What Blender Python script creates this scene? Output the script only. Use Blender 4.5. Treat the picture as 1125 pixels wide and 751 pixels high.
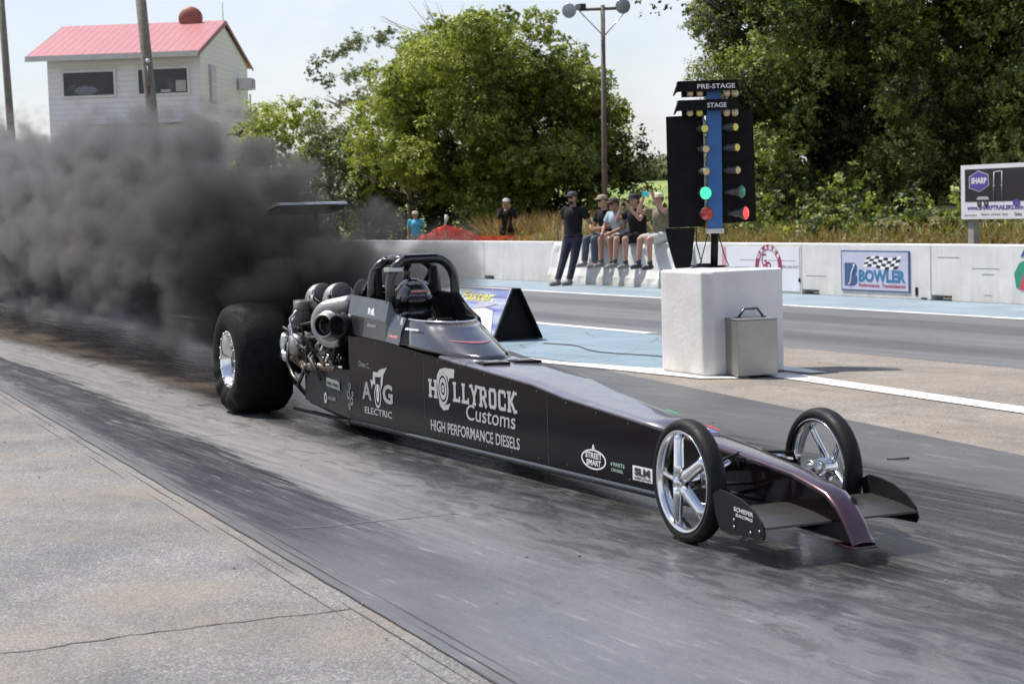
import bpy, math, random
import numpy as np
from mathutils import Vector, Matrix
R = math.radians
sc = bpy.context.scene
for o in list(bpy.data.objects): bpy.data.objects.remove(o)

# ------------------------------------------------------------------ camera
# world: X along the strip (the way the car is heading), Y across it, camera 1.5 m above the asphalt
TH = math.atan(1035/2000.)
HT = Vector((math.sin(TH), -math.cos(TH), 0)); NT = Vector((math.cos(TH), math.sin(TH), 0))
def c2t(v): v = Vector(v); return Vector((v.dot(HT), v.dot(NT), v.z))
CAM = Vector((13.15, -5.065, 1.5))
pitch = math.atan((375.5-227.67)/2000.); roll = .029
fw = Vector((0, math.cos(pitch), -math.sin(pitch))); r0 = Vector((1, 0, 0)); u0 = r0.cross(fw)
rr = r0*math.cos(roll)-u0*math.sin(roll); uu = u0*math.cos(roll)+r0*math.sin(roll)
cd = bpy.data.cameras.new('camera'); cam = bpy.data.objects.new('camera', cd); sc.collection.objects.link(cam)
a, b, c = c2t(rr), c2t(uu), c2t(-fw)
cam.matrix_world = Matrix(((a.x, b.x, c.x, CAM.x), (a.y, b.y, c.y, CAM.y), (a.z, b.z, c.z, CAM.z), (0, 0, 0, 1)))
cd.sensor_width = 36; cd.lens = 36*2000/1125.; cd.clip_end = 3000; cd.clip_start = .1
cd.dof.use_dof = True; cd.dof.focus_distance = 10.5; cd.dof.aperture_fstop = 7.1
sc.camera = cam
def cloc(X, D, Z):                       # metres right of / ahead of the camera -> strip coordinates
    v = c2t((X, D, 0)); return Vector((CAM.x+v.x, CAM.y+v.y, Z))

# ------------------------------------------------------------------ light
SUN_EL = R(60)
sd = c2t((-.86, .50, 0)).normalized()    # horizontal direction towards the sun
sun = bpy.data.lights.new('sun', 'SUN'); so = bpy.data.objects.new('sun', sun); sc.collection.objects.link(so)
sun.energy = 5.0; sun.angle = R(.8); sun.color = (1, .94, .86)
sv = Vector((sd.x*math.cos(SUN_EL), sd.y*math.cos(SUN_EL), math.sin(SUN_EL)))
so.rotation_euler = sv.to_track_quat('Z', 'Y').to_euler()
w = bpy.data.worlds.new('World'); sc.world = w; w.use_nodes = True
nt = w.node_tree; nt.nodes.clear(); N = nt.nodes.new; Lk = nt.links.new
out = N('ShaderNodeOutputWorld'); bg = N('ShaderNodeBackground'); sky = N('ShaderNodeTexSky')
sky.sky_type = 'NISHITA'; sky.sun_disc = False; sky.sun_elevation = SUN_EL; sky.sun_rotation = math.atan2(sv.x, sv.y)
sky.air_density = 1.2; sky.dust_density = 1.0; sky.ozone_density = 1.2; sky.altitude = 50
tc = N('ShaderNodeTexCoord'); mp = N('ShaderNodeMapping'); mp.inputs['Scale'].default_value = (1, 1, 2.6); mp.inputs['Location'].default_value = (3.1, .4, 0)
Lk(tc.outputs['Generated'], mp.inputs['Vector'])
n1 = N('ShaderNodeTexNoise'); n1.inputs['Scale'].default_value = 2.4; n1.inputs['Detail'].default_value = 8; n1.inputs['Roughness'].default_value = .58; n1.inputs['Distortion'].default_value = .25
Lk(mp.outputs[0], n1.inputs['Vector'])
cr = N('ShaderNodeValToRGB'); cr.color_ramp.elements[0].position = .43; cr.color_ramp.elements[0].color = (.42, .42, .42, 1)
cr.color_ramp.elements[1].position = .57; cr.color_ramp.elements[1].color = (.97, .97, .97, 1)
Lk(n1.outputs['Fac'], cr.inputs['Fac'])
n2 = N('ShaderNodeTexNoise'); n2.inputs['Scale'].default_value = 5.5; n2.inputs['Detail'].default_value = 6
Lk(mp.outputs[0], n2.inputs['Vector'])
cc = N('ShaderNodeValToRGB'); cc.color_ramp.elements[0].position = .35; cc.color_ramp.elements[0].color = (7.9, 8.6, 9.4, 1)
cc.color_ramp.elements[1].position = .65; cc.color_ramp.elements[1].color = (9.6, 9.65, 9.7, 1)
Lk(n2.outputs['Fac'], cc.inputs['Fac'])
br = N('ShaderNodeMix'); br.data_type = 'RGBA'; br.blend_type = 'MULTIPLY'; br.inputs[0].default_value = 1; br.inputs[7].default_value = (1.30, 1.26, 1.45, 1)
Lk(sky.outputs[0], br.inputs[6])
sz = N('ShaderNodeSeparateXYZ'); Lk(tc.outputs['Generated'], sz.inputs[0])        # cloud thinned above the view to lower the ambient light
el = N('ShaderNodeMapRange'); el.interpolation_type = 'SMOOTHSTEP'; el.inputs['From Min'].default_value = .22; el.inputs['From Max'].default_value = .60; el.inputs['To Min'].default_value = 1; el.inputs['To Max'].default_value = .22
Lk(sz.outputs[2], el.inputs['Value']); em = N('ShaderNodeMath'); em.operation = 'MULTIPLY'; Lk(cr.outputs['Color'], em.inputs[0]); Lk(el.outputs[0], em.inputs[1])
mx = N('ShaderNodeMix'); mx.data_type = 'RGBA'; Lk(em.outputs[0], mx.inputs[0]); Lk(br.outputs[2], mx.inputs[6]); Lk(cc.outputs['Color'], mx.inputs[7])
Lk(mx.outputs[2], bg.inputs['Color']); bg.inputs['Strength'].default_value = .088; Lk(bg.outputs[0], out.inputs['Surface'])
sc.view_settings.view_transform = 'Standard'; sc.view_settings.look = 'None'; sc.view_settings.exposure = .27; sc.view_settings.gamma = 1
sc.render.engine = 'CYCLES'
cy = sc.cycles
cy.use_denoising = True; cy.max_bounces = 6; cy.diffuse_bounces = 2; cy.glossy_bounces = 3; cy.transparent_max_bounces = 8
cy.volume_bounces = 0; cy.use_adaptive_sampling = True; cy.adaptive_threshold = .02
cy.volume_max_steps = 128

# ------------------------------------------------------------------ helpers
rng = np.random.default_rng(7)
random.seed(5)
class MB:
    def __init__(s): s.v = []; s.f = []; s.sm = []
    def add(s, vs, fs, smooth=False):
        n = len(s.v); s.v += [tuple(p) for p in vs]; s.f += [[i+n for i in f] for f in fs]; s.sm += [smooth]*len(fs)
        return s
    def box(s, c, d, rot=None):
        hx, hy, hz = d[0]/2, d[1]/2, d[2]/2
        P = [Vector((x*hx, y*hy, z*hz)) for x in (-1, 1) for y in (-1, 1) for z in (-1, 1)]
        if rot is not None: P = [rot @ p for p in P]
        P = [p+Vector(c) for p in P]
        return s.add(P, [[0, 1, 3, 2], [4, 6, 7, 5], [0, 4, 5, 1], [2, 3, 7, 6], [0, 2, 6, 4], [1, 5, 7, 3]])
    def tube(s, pts, r, seg=12, caps=True, smooth=True, closed=False):
        pts = [Vector(p) for p in pts]; n = len(pts)
        rs = r if isinstance(r, (list, tuple)) else [r]*n
        rings = []; up = None
        for i, p in enumerate(pts):
            if closed: t = (pts[(i+1) % n]-pts[i-1]).normalized()
            else: t = (pts[min(i+1, n-1)]-pts[max(i-1, 0)]).normalized()
            if up is None: up = Vector((0, 0, 1)) if abs(t.z) < .9 else Vector((1, 0, 0))
            x = t.cross(up).normalized(); y = x.cross(t).normalized(); up = y
            rings.append([p+x*math.cos(2*math.pi*k/seg)*rs[i]+y*math.sin(2*math.pi*k/seg)*rs[i] for k in range(seg)])
        vs = [q for g in rings for q in g]; fs = []
        for i in range(n if closed else n-1):
            j = (i+1) % n
            for k in range(seg): fs.append([i*seg+k, i*seg+(k+1) % seg, j*seg+(k+1) % seg, j*seg+k])
        if caps and not closed: fs += [list(range(seg))[::-1], [(n-1)*seg+k for k in range(seg)]]
        return s.add(vs, fs, smooth)
    def lathe(s, prof, c, axis=(0, 1, 0), seg=48, smooth=True, closed=False, ref=None):   # prof: (radius, along axis)
        A = Vector(axis).normalized(); X = Vector(ref) if ref else (Vector((0, 0, 1)) if abs(A.z) < .9 else Vector((1, 0, 0)))
        X = (X-A*X.dot(A)).normalized(); Y = A.cross(X); c = Vector(c); m = len(prof)
        vs = [c+A*h+(X*math.cos(2*math.pi*k/seg)+Y*math.sin(2*math.pi*k/seg))*r for k in range(seg) for r, h in prof]
        fs = []
        for k in range(seg):
            k2 = (k+1) % seg
            for i in range(m if closed else m-1):
                j = (i+1) % m; fs.append([k*m+i, k*m+j, k2*m+j, k2*m+i])
        return s.add(vs, fs, smooth)
    def prism(s, poly, fn, t0, t1, smooth=False):     # poly of 2-D points, fn(a, b, t) -> 3-D
        n = len(poly); vs = [fn(p[0], p[1], t0) for p in poly]+[fn(p[0], p[1], t1) for p in poly]
        return s.add(vs, [list(range(n)), [n+i for i in range(n)][::-1]]+[[i, i+n, (i+1) % n+n, (i+1) % n] for i in range(n)], smooth)
    def ball(s, c, r, seg=20, rings=12, sc3=(1, 1, 1), smooth=True):
        prof = [(r*math.sin(math.pi*i/rings)+1e-5, -r*math.cos(math.pi*i/rings)) for i in range(rings+1)]
        t = MB(); t.lathe(prof, (0, 0, 0), (0, 0, 1), seg); c = Vector(c)
        return s.add([c+Vector((p[0]*sc3[0], p[1]*sc3[1], p[2]*sc3[2])) for p in t.v], t.f, smooth)
    def build(s, name, m, parent=None, bevel=0, kind=None):
        me = bpy.data.meshes.new(name); me.from_pydata([tuple(p) for p in s.v], [], s.f); me.update()
        me.polygons.foreach_set('use_smooth', s.sm)
        if m: me.materials.append(m)
        import bmesh
        bm = bmesh.new(); bm.from_mesh(me); bmesh.ops.recalc_face_normals(bm, faces=bm.faces); bm.to_mesh(me); bm.free()
        o = bpy.data.objects.new(name, me); sc.collection.objects.link(o)
        if parent: o.parent = parent
        if bevel:
            bv = o.modifiers.new('edge', 'BEVEL'); bv.width = bevel; bv.segments = 2; bv.limit_method = 'ANGLE'; bv.angle_limit = R(40)
        if kind: o['kind'] = kind
        return o
def thing(name, label, cat, loc=(0, 0, 0), rz=0, group=None):
    o = bpy.data.objects.new(name, None); sc.collection.objects.link(o); o.location = loc; o.rotation_euler = (0, 0, rz)
    o.empty_display_size = .1; return tag(o, label, cat, group)
def tag(o, label, cat, group=None):
    o['label'] = label; o['category'] = cat
    if group: o['group'] = group
    return o
def copy_tree(o, parent=None):
    c = o.copy(); sc.collection.objects.link(c)
    if parent: c.parent = parent
    for ch in [x for x in o.children]: copy_tree(ch, c)
    return c

class NG:                                   # tiny node helper
    def __init__(s, name):
        s.m = bpy.data.materials.new(name); s.m.use_nodes = True; s.t = s.m.node_tree; s.t.nodes.clear()
        s.out = s.t.nodes.new('ShaderNodeOutputMaterial')
    def n(s, typ, ins=None, **kw):
        nd = s.t.nodes.new(typ)
        for k, v in kw.items(): setattr(nd, k, v)
        for k, v in (ins or {}).items():
            if isinstance(v, bpy.types.NodeSocket): s.t.links.new(v, nd.inputs[k])
            else: nd.inputs[k].default_value = v
        return nd
    def math(s, op, a, b=0.0, c=0.0, clamp=False): return s.n('ShaderNodeMath', {0: a, 1: b, 2: c}, operation=op, use_clamp=clamp).outputs[0]
    def mix(s, f, a, b, bt='MIX'): return s.n('ShaderNodeMix', {0: f, 6: a, 7: b}, data_type='RGBA', blend_type=bt).outputs[2]
    def noise(s, vec, scale, detail=4, rough=.55, dist=0, out='Fac'): return s.n('ShaderNodeTexNoise', {'Vector': vec, 'Scale': scale, 'Detail': detail, 'Roughness': rough, 'Distortion': dist}).outputs[out]
    def ramp(s, f, pts):
        nd = s.n('ShaderNodeValToRGB', {0: f}); e = nd.color_ramp.elements
        while len(e) < len(pts): e.new(.5)
        for i, (p, col) in enumerate(pts): e[i].position = p; e[i].color = (col, col, col, 1) if not isinstance(col, tuple) else (*col[:3], 1)
        return nd.outputs[0]
    def map(s, vec, sx=1, sy=1, sz=1): return s.n('ShaderNodeMapping', {'Vector': vec, 'Scale': (sx, sy, sz)}).outputs[0]
    def band(s, x, lo, hi, soft):             # 1 inside lo..hi with soft edges
        a = s.n('ShaderNodeMapRange', {'Value': x, 'From Min': lo-soft, 'From Max': lo+soft}, interpolation_type='SMOOTHSTEP').outputs[0]
        b_ = s.n('ShaderNodeMapRange', {'Value': x, 'From Min': hi-soft, 'From Max': hi+soft}, interpolation_type='SMOOTHSTEP').outputs[0]
        return s.math('SUBTRACT', a, b_, clamp=True)
    def bsdf(s, col, rough=.5, metal=0., bump=None, bstr=.3, bdist=.01, **kw):
        ins = {'Base Color': col if not isinstance(col, tuple) else (*col[:3], 1), 'Roughness': rough, 'Metallic': metal}
        ins.update(kw)
        if bump is not None: ins['Normal'] = s.n('ShaderNodeBump', {'Height': bump, 'Strength': bstr, 'Distance': bdist}).outputs[0]
        p = s.n('ShaderNodeBsdfPrincipled', ins); s.t.links.new(p.outputs[0], s.out.inputs[0]); return s.m
MC = {}
def pm(name, col, rough=.5, metal=0., var=.12, scale=6., bstr=0., bscale=40., coat=0., **kw):
    if name in MC: return MC[name]
    g = NG(name); tcv = g.n('ShaderNodeTexCoord').outputs['Object']
    f = g.noise(tcv, scale, 5, .6)
    k = g.ramp(f, [(.25, 1-var), (.75, 1+var)])
    colr = g.mix(1.0, (*col, 1), k, 'MULTIPLY')
    ro = g.ramp(g.noise(tcv, scale*2.3, 4), [(.3, max(.02, rough*.8)), (.7, min(1, rough*1.2))])
    bmp = g.noise(tcv, bscale, 5) if bstr else None
    ins = {}
    ins = {'Coat Weight': coat, 'Coat Roughness': .06} if coat else {}
    ins.update(kw)
    MC[name] = g.bsdf(colr, ro, metal, bmp, bstr, **ins); return MC[name]
def emit(name, col, e, base=None):
    g = NG(name); return g.bsdf(base or col, .25, **{'Emission Color': (*col, 1), 'Emission Strength': e, 'Coat Weight': .5})

def text(s, name, m, parent, w_, h_, place, ext=.0015, bold=0.0, font_shear=0.0):
    """lettering as a real mesh: place(u, v, t) maps 0..w_, 0..h_ and thickness to 3-D"""
    cu = bpy.data.curves.new(name, 'FONT'); cu.body = s; cu.size = 1; cu.offset = bold; cu.shear = font_shear; cu.extrude = .5; cu.resolution_u = 3
    o = bpy.data.objects.new(name, cu); sc.collection.objects.link(o)
    me = bpy.data.meshes.new_from_object(o.evaluated_get(bpy.context.evaluated_depsgraph_get()))
    bpy.data.objects.remove(o); bpy.data.curves.remove(cu)
    n = len(me.vertices); co = np.zeros(n*3); me.vertices.foreach_get('co', co); co = co.reshape(-1, 3)
    mn, mx_ = co.min(0), co.max(0)
    u = (co[:, 0]-mn[0])/(mx_[0]-mn[0])*w_; v = (co[:, 1]-mn[1])/(mx_[1]-mn[1])*h_; t = (co[:, 2]+.5)*ext
    new = np.array([place(a, b, c) for a, b, c in zip(u, v, t)]); me.vertices.foreach_set('co', new.ravel()); me.update()
    me.materials.clear(); me.materials.append(m)
    q = bpy.data.objects.new(name, me); sc.collection.objects.link(q)
    if parent: q.parent = parent
    return q
def flat(poly, name, m, parent, place, ext=.0015):
    b = MB(); b.prism(poly, lambda u, v, t: place(u, v, t), 0, ext); return b.build(name, m, parent)
def ring(cx, cy, ax, ay, ix, iy, n=40):
    o = [(cx+ax*math.cos(2*math.pi*k/n), cy+ay*math.sin(2*math.pi*k/n)) for k in range(n)]
    i = [(cx+ix*math.cos(2*math.pi*k/n), cy+iy*math.sin(2*math.pi*k/n)) for k in range(n)]
    return o, i
def ringmesh(cx, cy, ax, ay, ix, iy, name, m, parent, place, ext=.0015, n=48):
    o, i = ring(cx, cy, ax, ay, ix, iy, n); b = MB()
    vs = [place(*p, ext) for p in o]+[place(*p, ext) for p in i]+[place(*p, 0) for p in o]+[place(*p, 0) for p in i]
    fs = []
    for k in range(n):
        j = (k+1) % n; fs += [[k, j, n+j, n+k], [2*n+k, 2*n+j, j, k], [n+k, n+j, 3*n+j, 3*n+k]]
    b.add(vs, fs); return b.build(name, m, parent)

# ------------------------------------------------------------------ materials
black_gloss = pm('black_gloss_paint', (.013, .012, .0135), .16, 0, .1, 3, 0, coat=1)
side_wrap = pm('black_side_wrap', (.0045, .0030, .0038), .12, 0, .15, 1.5, 0, **{'Specular IOR Level': .11})
deck_paint = pm('dark_metallic_deck', (.20, .192, .215), .34, .6, .1, 4, .03, 900, coat=.7)
nose_paint = pm('plum_metallic', (.055, .022, .030), .28, .5, .15, 5, .03, 900, coat=1)
cowl_paint = pm('slate_metallic', (.055, .062, .072), .30, .55, .12, 4, 0, coat=.6)
carbon = pm('black_carbon', (.016, .016, .017), .22, 0, .1, 30, .05, 300, coat=.8)
matt_black = pm('matt_black', (.009, .009, .0095), .6, 0, .2, 10, .1, 60, **{'Specular IOR Level': .2})
tyre_m = pm('tyre_rubber', (.008, .0078, .0078), .6, 0, .25, 9, .15, 50, **{'Specular IOR Level': .25})
slick_m = pm('slick_tread', (.006, .0058, .0056), .75, 0, .3, 5, .35, 35, **{'Specular IOR Level': .2})
chrome = pm('polished_aluminium', (.78, .78, .78), .14, 1, .05, 8)
alu = pm('brushed_aluminium', (.55, .55, .54), .33, 1, .1, 20, .1, 120)
cast = pm('cast_housing', (.40, .39, .37), .42, .9, .15, 30, .3, 150)
steel = pm('dark_steel', (.12, .115, .11), .4, .9, .3, 20, .2, 80)
rust_steel = pm('heat_stained_steel', (.20, .16, .13), .45, .9, .4, 9, .2, 60)
silver_ink = pm('silver_vinyl', (.42, .43, .43), .5, .1, .05, 20)
white_ink = pm('white_vinyl', (.72, .72, .72), .5, 0, .05, 20)
grey_ink = pm('grey_vinyl', (.22, .225, .23), .5, 0, .05, 20)
dark_ink = pm('dark_ink', (.03, .03, .035), .5)
rubber_hose = pm('rubber_hose', (.03, .03, .03), .55, 0, .2, 30)
olive_hose = pm('ribbed_grey_hose', (.10, .10, .09), .5, .3, .2, 30)
def conc(name, col, stain=.5, bstr=.25):
    g = NG(name); v = g.n('ShaderNodeTexCoord').outputs['Object']
    base = g.mix(g.ramp(g.noise(v, 2.2, 6, .65), [(.3, 0.), (.7, 1.)]), (*[c*.86 for c in col], 1), (*[min(1, c*1.06) for c in col], 1))
    z = g.n('ShaderNodeSeparateXYZ', {0: v}).outputs['Z']
    dirt = g.math('MULTIPLY', g.ramp(z, [(.0, 1.), (.35, .0)]), g.ramp(g.noise(g.map(v, 1.3, 1, .6), 2.6, 6, .7), [(.38, 0.), (.62, 1.)]))
    base = g.mix(g.math('MULTIPLY', dirt, stain), base, (.36, .31, .20, 1))
    streak = g.ramp(g.noise(g.map(v, 9, 9, .5), 1.5, 4, .6), [(.55, 0.), (.75, 1.)])
    base = g.mix(g.math('MULTIPLY', streak, .22), base, (.40, .38, .34, 1))
    pits = g.ramp(g.noise(v, 60, 5, .7), [(.28, 1.), (.36, 0.)])
    base = g.mix(g.math('MULTIPLY', pits, .22), base, (.25, .24, .22, 1))
    return g.bsdf(base, .75, 0, g.math('SUBTRACT', g.noise(v, 22, 6, .7), pits), bstr, .012)
wall_m = conc('painted_concrete', (.66, .655, .63)); block_m = conc('chalky_white_concrete', (.74, .73, .71), .4, .35)
# ------------------------------------------------------------------ ground, strip, markings
def sheet(name, poly, z, m, thick=0.0):
    b = MB(); b.add([(x, y, z) for x, y in poly], [list(range(len(poly)))])
    o = b.build(name, m); o['kind'] = 'structure'; return o
def skewed(y, s, xs): return [(x, y+s*max(-6, min(14, x))) for x in xs]
XS = [-90, -40, -20, -6, -3, 0, 3, 6, 9, 14, 30]
def lane_material():
    g = NG('prepared_lane_asphalt'); co = g.n('ShaderNodeTexCoord').outputs['Object']; sp = g.n('ShaderNodeSeparateXYZ', {0: co}); X, Y = sp.outputs[0], sp.outputs[1]
    wob = g.noise(g.map(co, .35, .6, 1), 1.0, 3)
    xx = g.math('MAXIMUM', X, -5.0)
    fine = g.noise(g.map(co, .5, 9, 1), 1.6, 8, .72)                      # long tyre streaks
    v = g.math('ADD', g.math('ADD', Y, g.math('MULTIPLY', xx, .08)), g.math('ADD', g.math('MULTIPLY', g.math('SUBTRACT', wob, .5), .16), g.math('MULTIPLY', g.math('SUBTRACT', fine, .5), .55)))
    fine2 = g.noise(g.map(co, 1.6, 22, 1), 1.3, 6, .7, .3)
    patch = g.noise(g.map(co, .5, 1.6, 1), 1.4, 6, .65, .6)
    grain = g.noise(co, 160, 3, .7); grain2 = g.noise(co, 45, 4, .7)
    light = g.band(v, -1.22, -.62, .12)
    stripe = g.math('MULTIPLY', g.band(v, -1.80, -1.26, .045), g.n('ShaderNodeMapRange', {'Value': X, 'From Min': 4.6, 'From Max': 6.6, 'To Min': 1., 'To Max': 0.}, interpolation_type='SMOOTHSTEP').outputs[0])
    groove = g.band(v, -.52, 1.75, .16)
    far = g.band(v, 1.75, 6, .1)
    front = g.n('ShaderNodeMapRange', {'Value': g.math('ADD', X, g.math('MULTIPLY', Y, .9)), 'From Min': 1.6, 'From Max': 5.6}, interpolation_type='SMOOTHSTEP').outputs[0]
    front = g.math('MULTIPLY', front, g.band(v, -1.9, -.25, .45))
    mf = lambda a, b: g.ramp(fine, [(.34, a), (.66, b)])
    c = g.ramp(patch, [(.3, (.10, .098, .097)), (.7, (.15, .147, .143))])
    c = g.mix(far, c, g.ramp(patch, [(.3, (.075, .075, .075)), (.7, (.115, .114, .112))]))
    c = g.mix(light, c, g.ramp(fine, [(.35, (.17, .165, .158)), (.7, (.27, .262, .25))]))
    c = g.mix(stripe, c, g.ramp(fine, [(.38, (.010, .010, .011)), (.52, (.035, .035, .037)), (.66, (.10, .10, .103))]))
    c = g.mix(groove, c, g.ramp(fine, [(.38, (.010, .0098, .0098)), (.52, (.028, .0275, .0275)), (.66, (.085, .083, .081))]))
    c = g.mix(g.math('MULTIPLY', front, .75), c, g.ramp(patch, [(.35, (.075, .080, .090)), (.7, (.135, .142, .156))]))  # bluish sheen painted into the lane colour towards the front
    mott = g.noise(g.map(co, .9, 2.6, 1), 2.2, 7, .72, 1.2)
    mk = g.math('MULTIPLY', g.ramp(mott, [(.50, 0.), (.60, 1.)]), g.band(v, -.75, .9, .3)); c = g.mix(g.math('MULTIPLY', mk, .40), c, (.17, .167, .162, 1))
    mk = g.math('MULTIPLY', g.ramp(mott, [(.42, 1.), (.50, 0.)]), g.band(v, -.9, 1.5, .3)); c = g.mix(g.math('MULTIPLY', mk, .5), c, (.018, .0175, .0175, 1))
    scuff = g.math('MULTIPLY', g.ramp(fine2, [(.58, 0.), (.66, 1.)]), g.ramp(patch, [(.42, 0.), (.60, 1.)]))
    c = g.mix(g.math('MULTIPLY', scuff, .6), c, (.34, .335, .325, 1))
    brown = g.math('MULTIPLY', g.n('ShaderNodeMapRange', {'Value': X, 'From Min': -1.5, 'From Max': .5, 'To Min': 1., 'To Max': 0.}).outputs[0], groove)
    c = g.mix(g.math('MULTIPLY', brown, .75), c, g.ramp(fine, [(.3, (.06, .044, .035)), (.7, (.16, .122, .098))]))  # brown tone of the smoke's shadow painted into the groove behind the car
    c = g.mix(.5, c, g.ramp(grain, [(.3, .72), (.7, 1.3)]), 'MULTIPLY')
    c = g.mix(.5, c, g.ramp(grain2, [(.3, .8), (.7, 1.2)]), 'MULTIPLY')
    ro = g.math('SUBTRACT', g.ramp(fine, [(.3, .38), (.7, .56)]), g.math('MULTIPLY', g.math('MAXIMUM', front, g.math('MULTIPLY', groove, .9)), .22))
    h = g.math('ADD', g.math('MULTIPLY', fine, .8), g.math('MULTIPLY', grain, .35))
    return g.bsdf(c, ro, 0, h, .35, .006, **{'Specular IOR Level': .35})
def aggregate(name, dark, light_, scale=1., bstr=.6, blotch=.35):
    g = NG(name); co = g.n('ShaderNodeTexCoord').outputs['Object']
    vo = g.n('ShaderNodeTexVoronoi', {'Vector': co, 'Scale': 105*scale, 'Randomness': 1.0})
    st = g.ramp(g.n('ShaderNodeSeparateColor', {0: vo.outputs['Color']}).outputs[0], [(.0, dark), (.55, tuple((a+b)/2 for a, b in zip(dark, light_))), (.92, light_), (1., tuple(min(.9, c*1.3) for c in light_))])
    big = g.noise(co, .9, 6, .65); mid = g.noise(co, 5.5, 5, .7)
    c = g.mix(.75, st, g.ramp(big, [(.3, 1-blotch), (.7, 1+blotch)]), 'MULTIPLY')
    c = g.mix(.6, c, g.ramp(mid, [(.3, .8), (.7, 1.18)]), 'MULTIPLY')
    c = g.mix(g.ramp(g.noise(co, .8, 6, .6), [(.44, 0.), (.62, .5)]), c, (.25, .205, .155, 1)); c = g.mix(g.ramp(g.noise(g.map(co, .6, 1.4, 1), 1.1, 5, .7), [(.52, 0.), (.66, .4)]), c, (.085, .082, .08, 1))
    sp = g.ramp(g.noise(co, 30, 3), [(.26, 1.), (.33, 0.)]); c = g.mix(g.math('MULTIPLY', sp, .6), c, (.05, .048, .045, 1))
    return g.bsdf(c, .85, 0, g.math('MULTIPLY', vo.outputs['Distance'], -1.), bstr, .006)
shoulder_m = aggregate('worn_shoulder_aggregate', (.115, .113, .110), (.235, .231, .224))
median_m = aggregate('tan_median_aggregate', (.16, .142, .12), (.31, .28, .24))
def far_lane_material():
    g = NG('far_lane_asphalt'); co = g.n('ShaderNodeTexCoord').outputs['Object']; Y = g.n('ShaderNodeSeparateXYZ', {0: co}).outputs[1]
    fine = g.noise(g.map(co, .3, 5, 1), 1.4, 7, .7)
    c = g.ramp(fine, [(.3, (.10, .10, .102)), (.7, (.185, .184, .183))])
    for lo, hi, s in ((6.5, 7.2, .8), (8.4, 9.3, .75)):
        c = g.mix(g.math('MULTIPLY', g.band(Y, lo, hi, .15), s), c, g.ramp(fine, [(.3, (.05, .05, .052)), (.7, (.11, .11, .112))]))
    return g.bsdf(c, .5, 0, g.noise(co, 60, 4), .2, .005)
def painted(name, col, under=(.2, .195, .19), wear=.5, crack=True):
    g = NG(name); co = g.n('ShaderNodeTexCoord').outputs['Object']
    n = g.noise(g.map(co, .7, 1.6, 1), 3.2, 8, .72)
    c = g.mix(g.ramp(g.noise(co, 1.5, 5), [(.3, 0.), (.7, 1.)]), (*[q*.82 for q in col], 1), (*[min(1, q*1.15) for q in col], 1))
    c = g.mix(g.math('MULTIPLY', g.ramp(n, [(.52, 0.), (.66, 1.)]), wear), c, (*under, 1))
    h = g.noise(co, 50, 4)
    if crack:
        wv = g.n('ShaderNodeMix', {0: .18, 4: co, 5: g.noise(co, 1.3, 4, out='Color')}, data_type='VECTOR').outputs[1]
        vo = g.n('ShaderNodeTexVoronoi', {'Vector': wv, 'Scale': 1.1}, feature='DISTANCE_TO_EDGE').outputs['Distance']
        k = g.ramp(vo, [(.0, 1.), (.012, 0.)]); c = g.mix(g.math('MULTIPLY', k, .75), c, (.06, .06, .06, 1))
    return g.bsdf(c, .6, 0, h, .2, .004)
white_line_m = painted('worn_white_road_paint', (.72, .71, .68), (.25, .235, .21), .55, False)
blue_m = painted('faded_blue_pad_paint', (.20, .28, .335), (.24, .26, .27), .6)
blue_strip_m = painted('faded_blue_wall_strip', (.235, .30, .345), (.22, .24, .25), .45, False)
def dirt_material():
    g = NG('dry_grass_and_dirt'); co = g.n('ShaderNodeTexCoord').outputs['Object']
    c = g.ramp(g.noise(co, .35, 8, .65), [(.3, (.10, .11, .04)), (.5, (.17, .15, .07)), (.7, (.26, .21, .13))])
    c = g.mix(.7, c, g.ramp(g.noise(co, 7, 6, .7), [(.3, .65), (.7, 1.3)]), 'MULTIPLY')
    return g.bsdf(c, .95, 0, g.noise(co, 12, 6), .6, .05)
dirt_m = dirt_material()
sheet('ground', [(-700, -400), (500, -400), (500, 900), (-700, 900)], -.06, dirt_m)
asp = pm('old_asphalt', (.15, .147, .142), .8, 0, .25, 2, .4, 90)
sheet('pavement', [(-120, -30), (60, -30), (60, 12.9), (-120, 12.9)], -.012, asp)
seam = skewed(-1.93, -.075, XS); laneedge = skewed(3.08, -.155, XS)
sheet('road_shoulder', [(-90, -30), (30, -30)]+seam[::-1], 0.0, shoulder_m)
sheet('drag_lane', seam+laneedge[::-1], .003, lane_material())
sheet('median_pavement', laneedge+[(30, 5.9), (-90, 5.9)], .001, median_m)
sheet('far_drag_lane', [(-90, 5.9), (30, 5.9), (30, 10.16), (-90, 10.16)], .002, far_lane_material())
sheet('blue_wall_strip', [(-90, 10.30), (30, 10.30), (30, 12.6), (-90, 12.6)], .002, blue_strip_m)
sheet('white_edge_line', [(-90, 10.14), (30, 10.14), (30, 10.30), (-90, 10.30)], .007, white_line_m)
sheet('white_lane_line', [(-90, 5.9), (-4.7, 5.9), (-4.7, 6.07), (-90, 6.07)], .008, white_line_m)
sheet('blue_starting_pad', [(-22, 3.2), (-1.1, 3.45), (-.55, 3.75), (-1.5, 4.8), (-2.3, 5.88), (-22, 5.88)], .006, blue_m)
sheet('white_pad_line', [(-14, 3.0), (-2.1, 3.18), (-.9, 3.30), (.23, 3.40), (.50, 3.72), (.1, 3.95), (-.9, 3.62), (-2.1, 3.36), (-14, 3.2)], .010, white_line_m)
sheet('white_center_line', [(.05, 3.98), (3.68, 3.66), (12, 2.9), (12, 3.10), (3.68, 3.90), (.35, 4.23)], .009, white_line_m)
sheet('white_short_line', [(-.2, 4.62), (.55, 4.50), (.50, 4.36), (-.1, 4.34)], .009, white_line_m)
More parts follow.
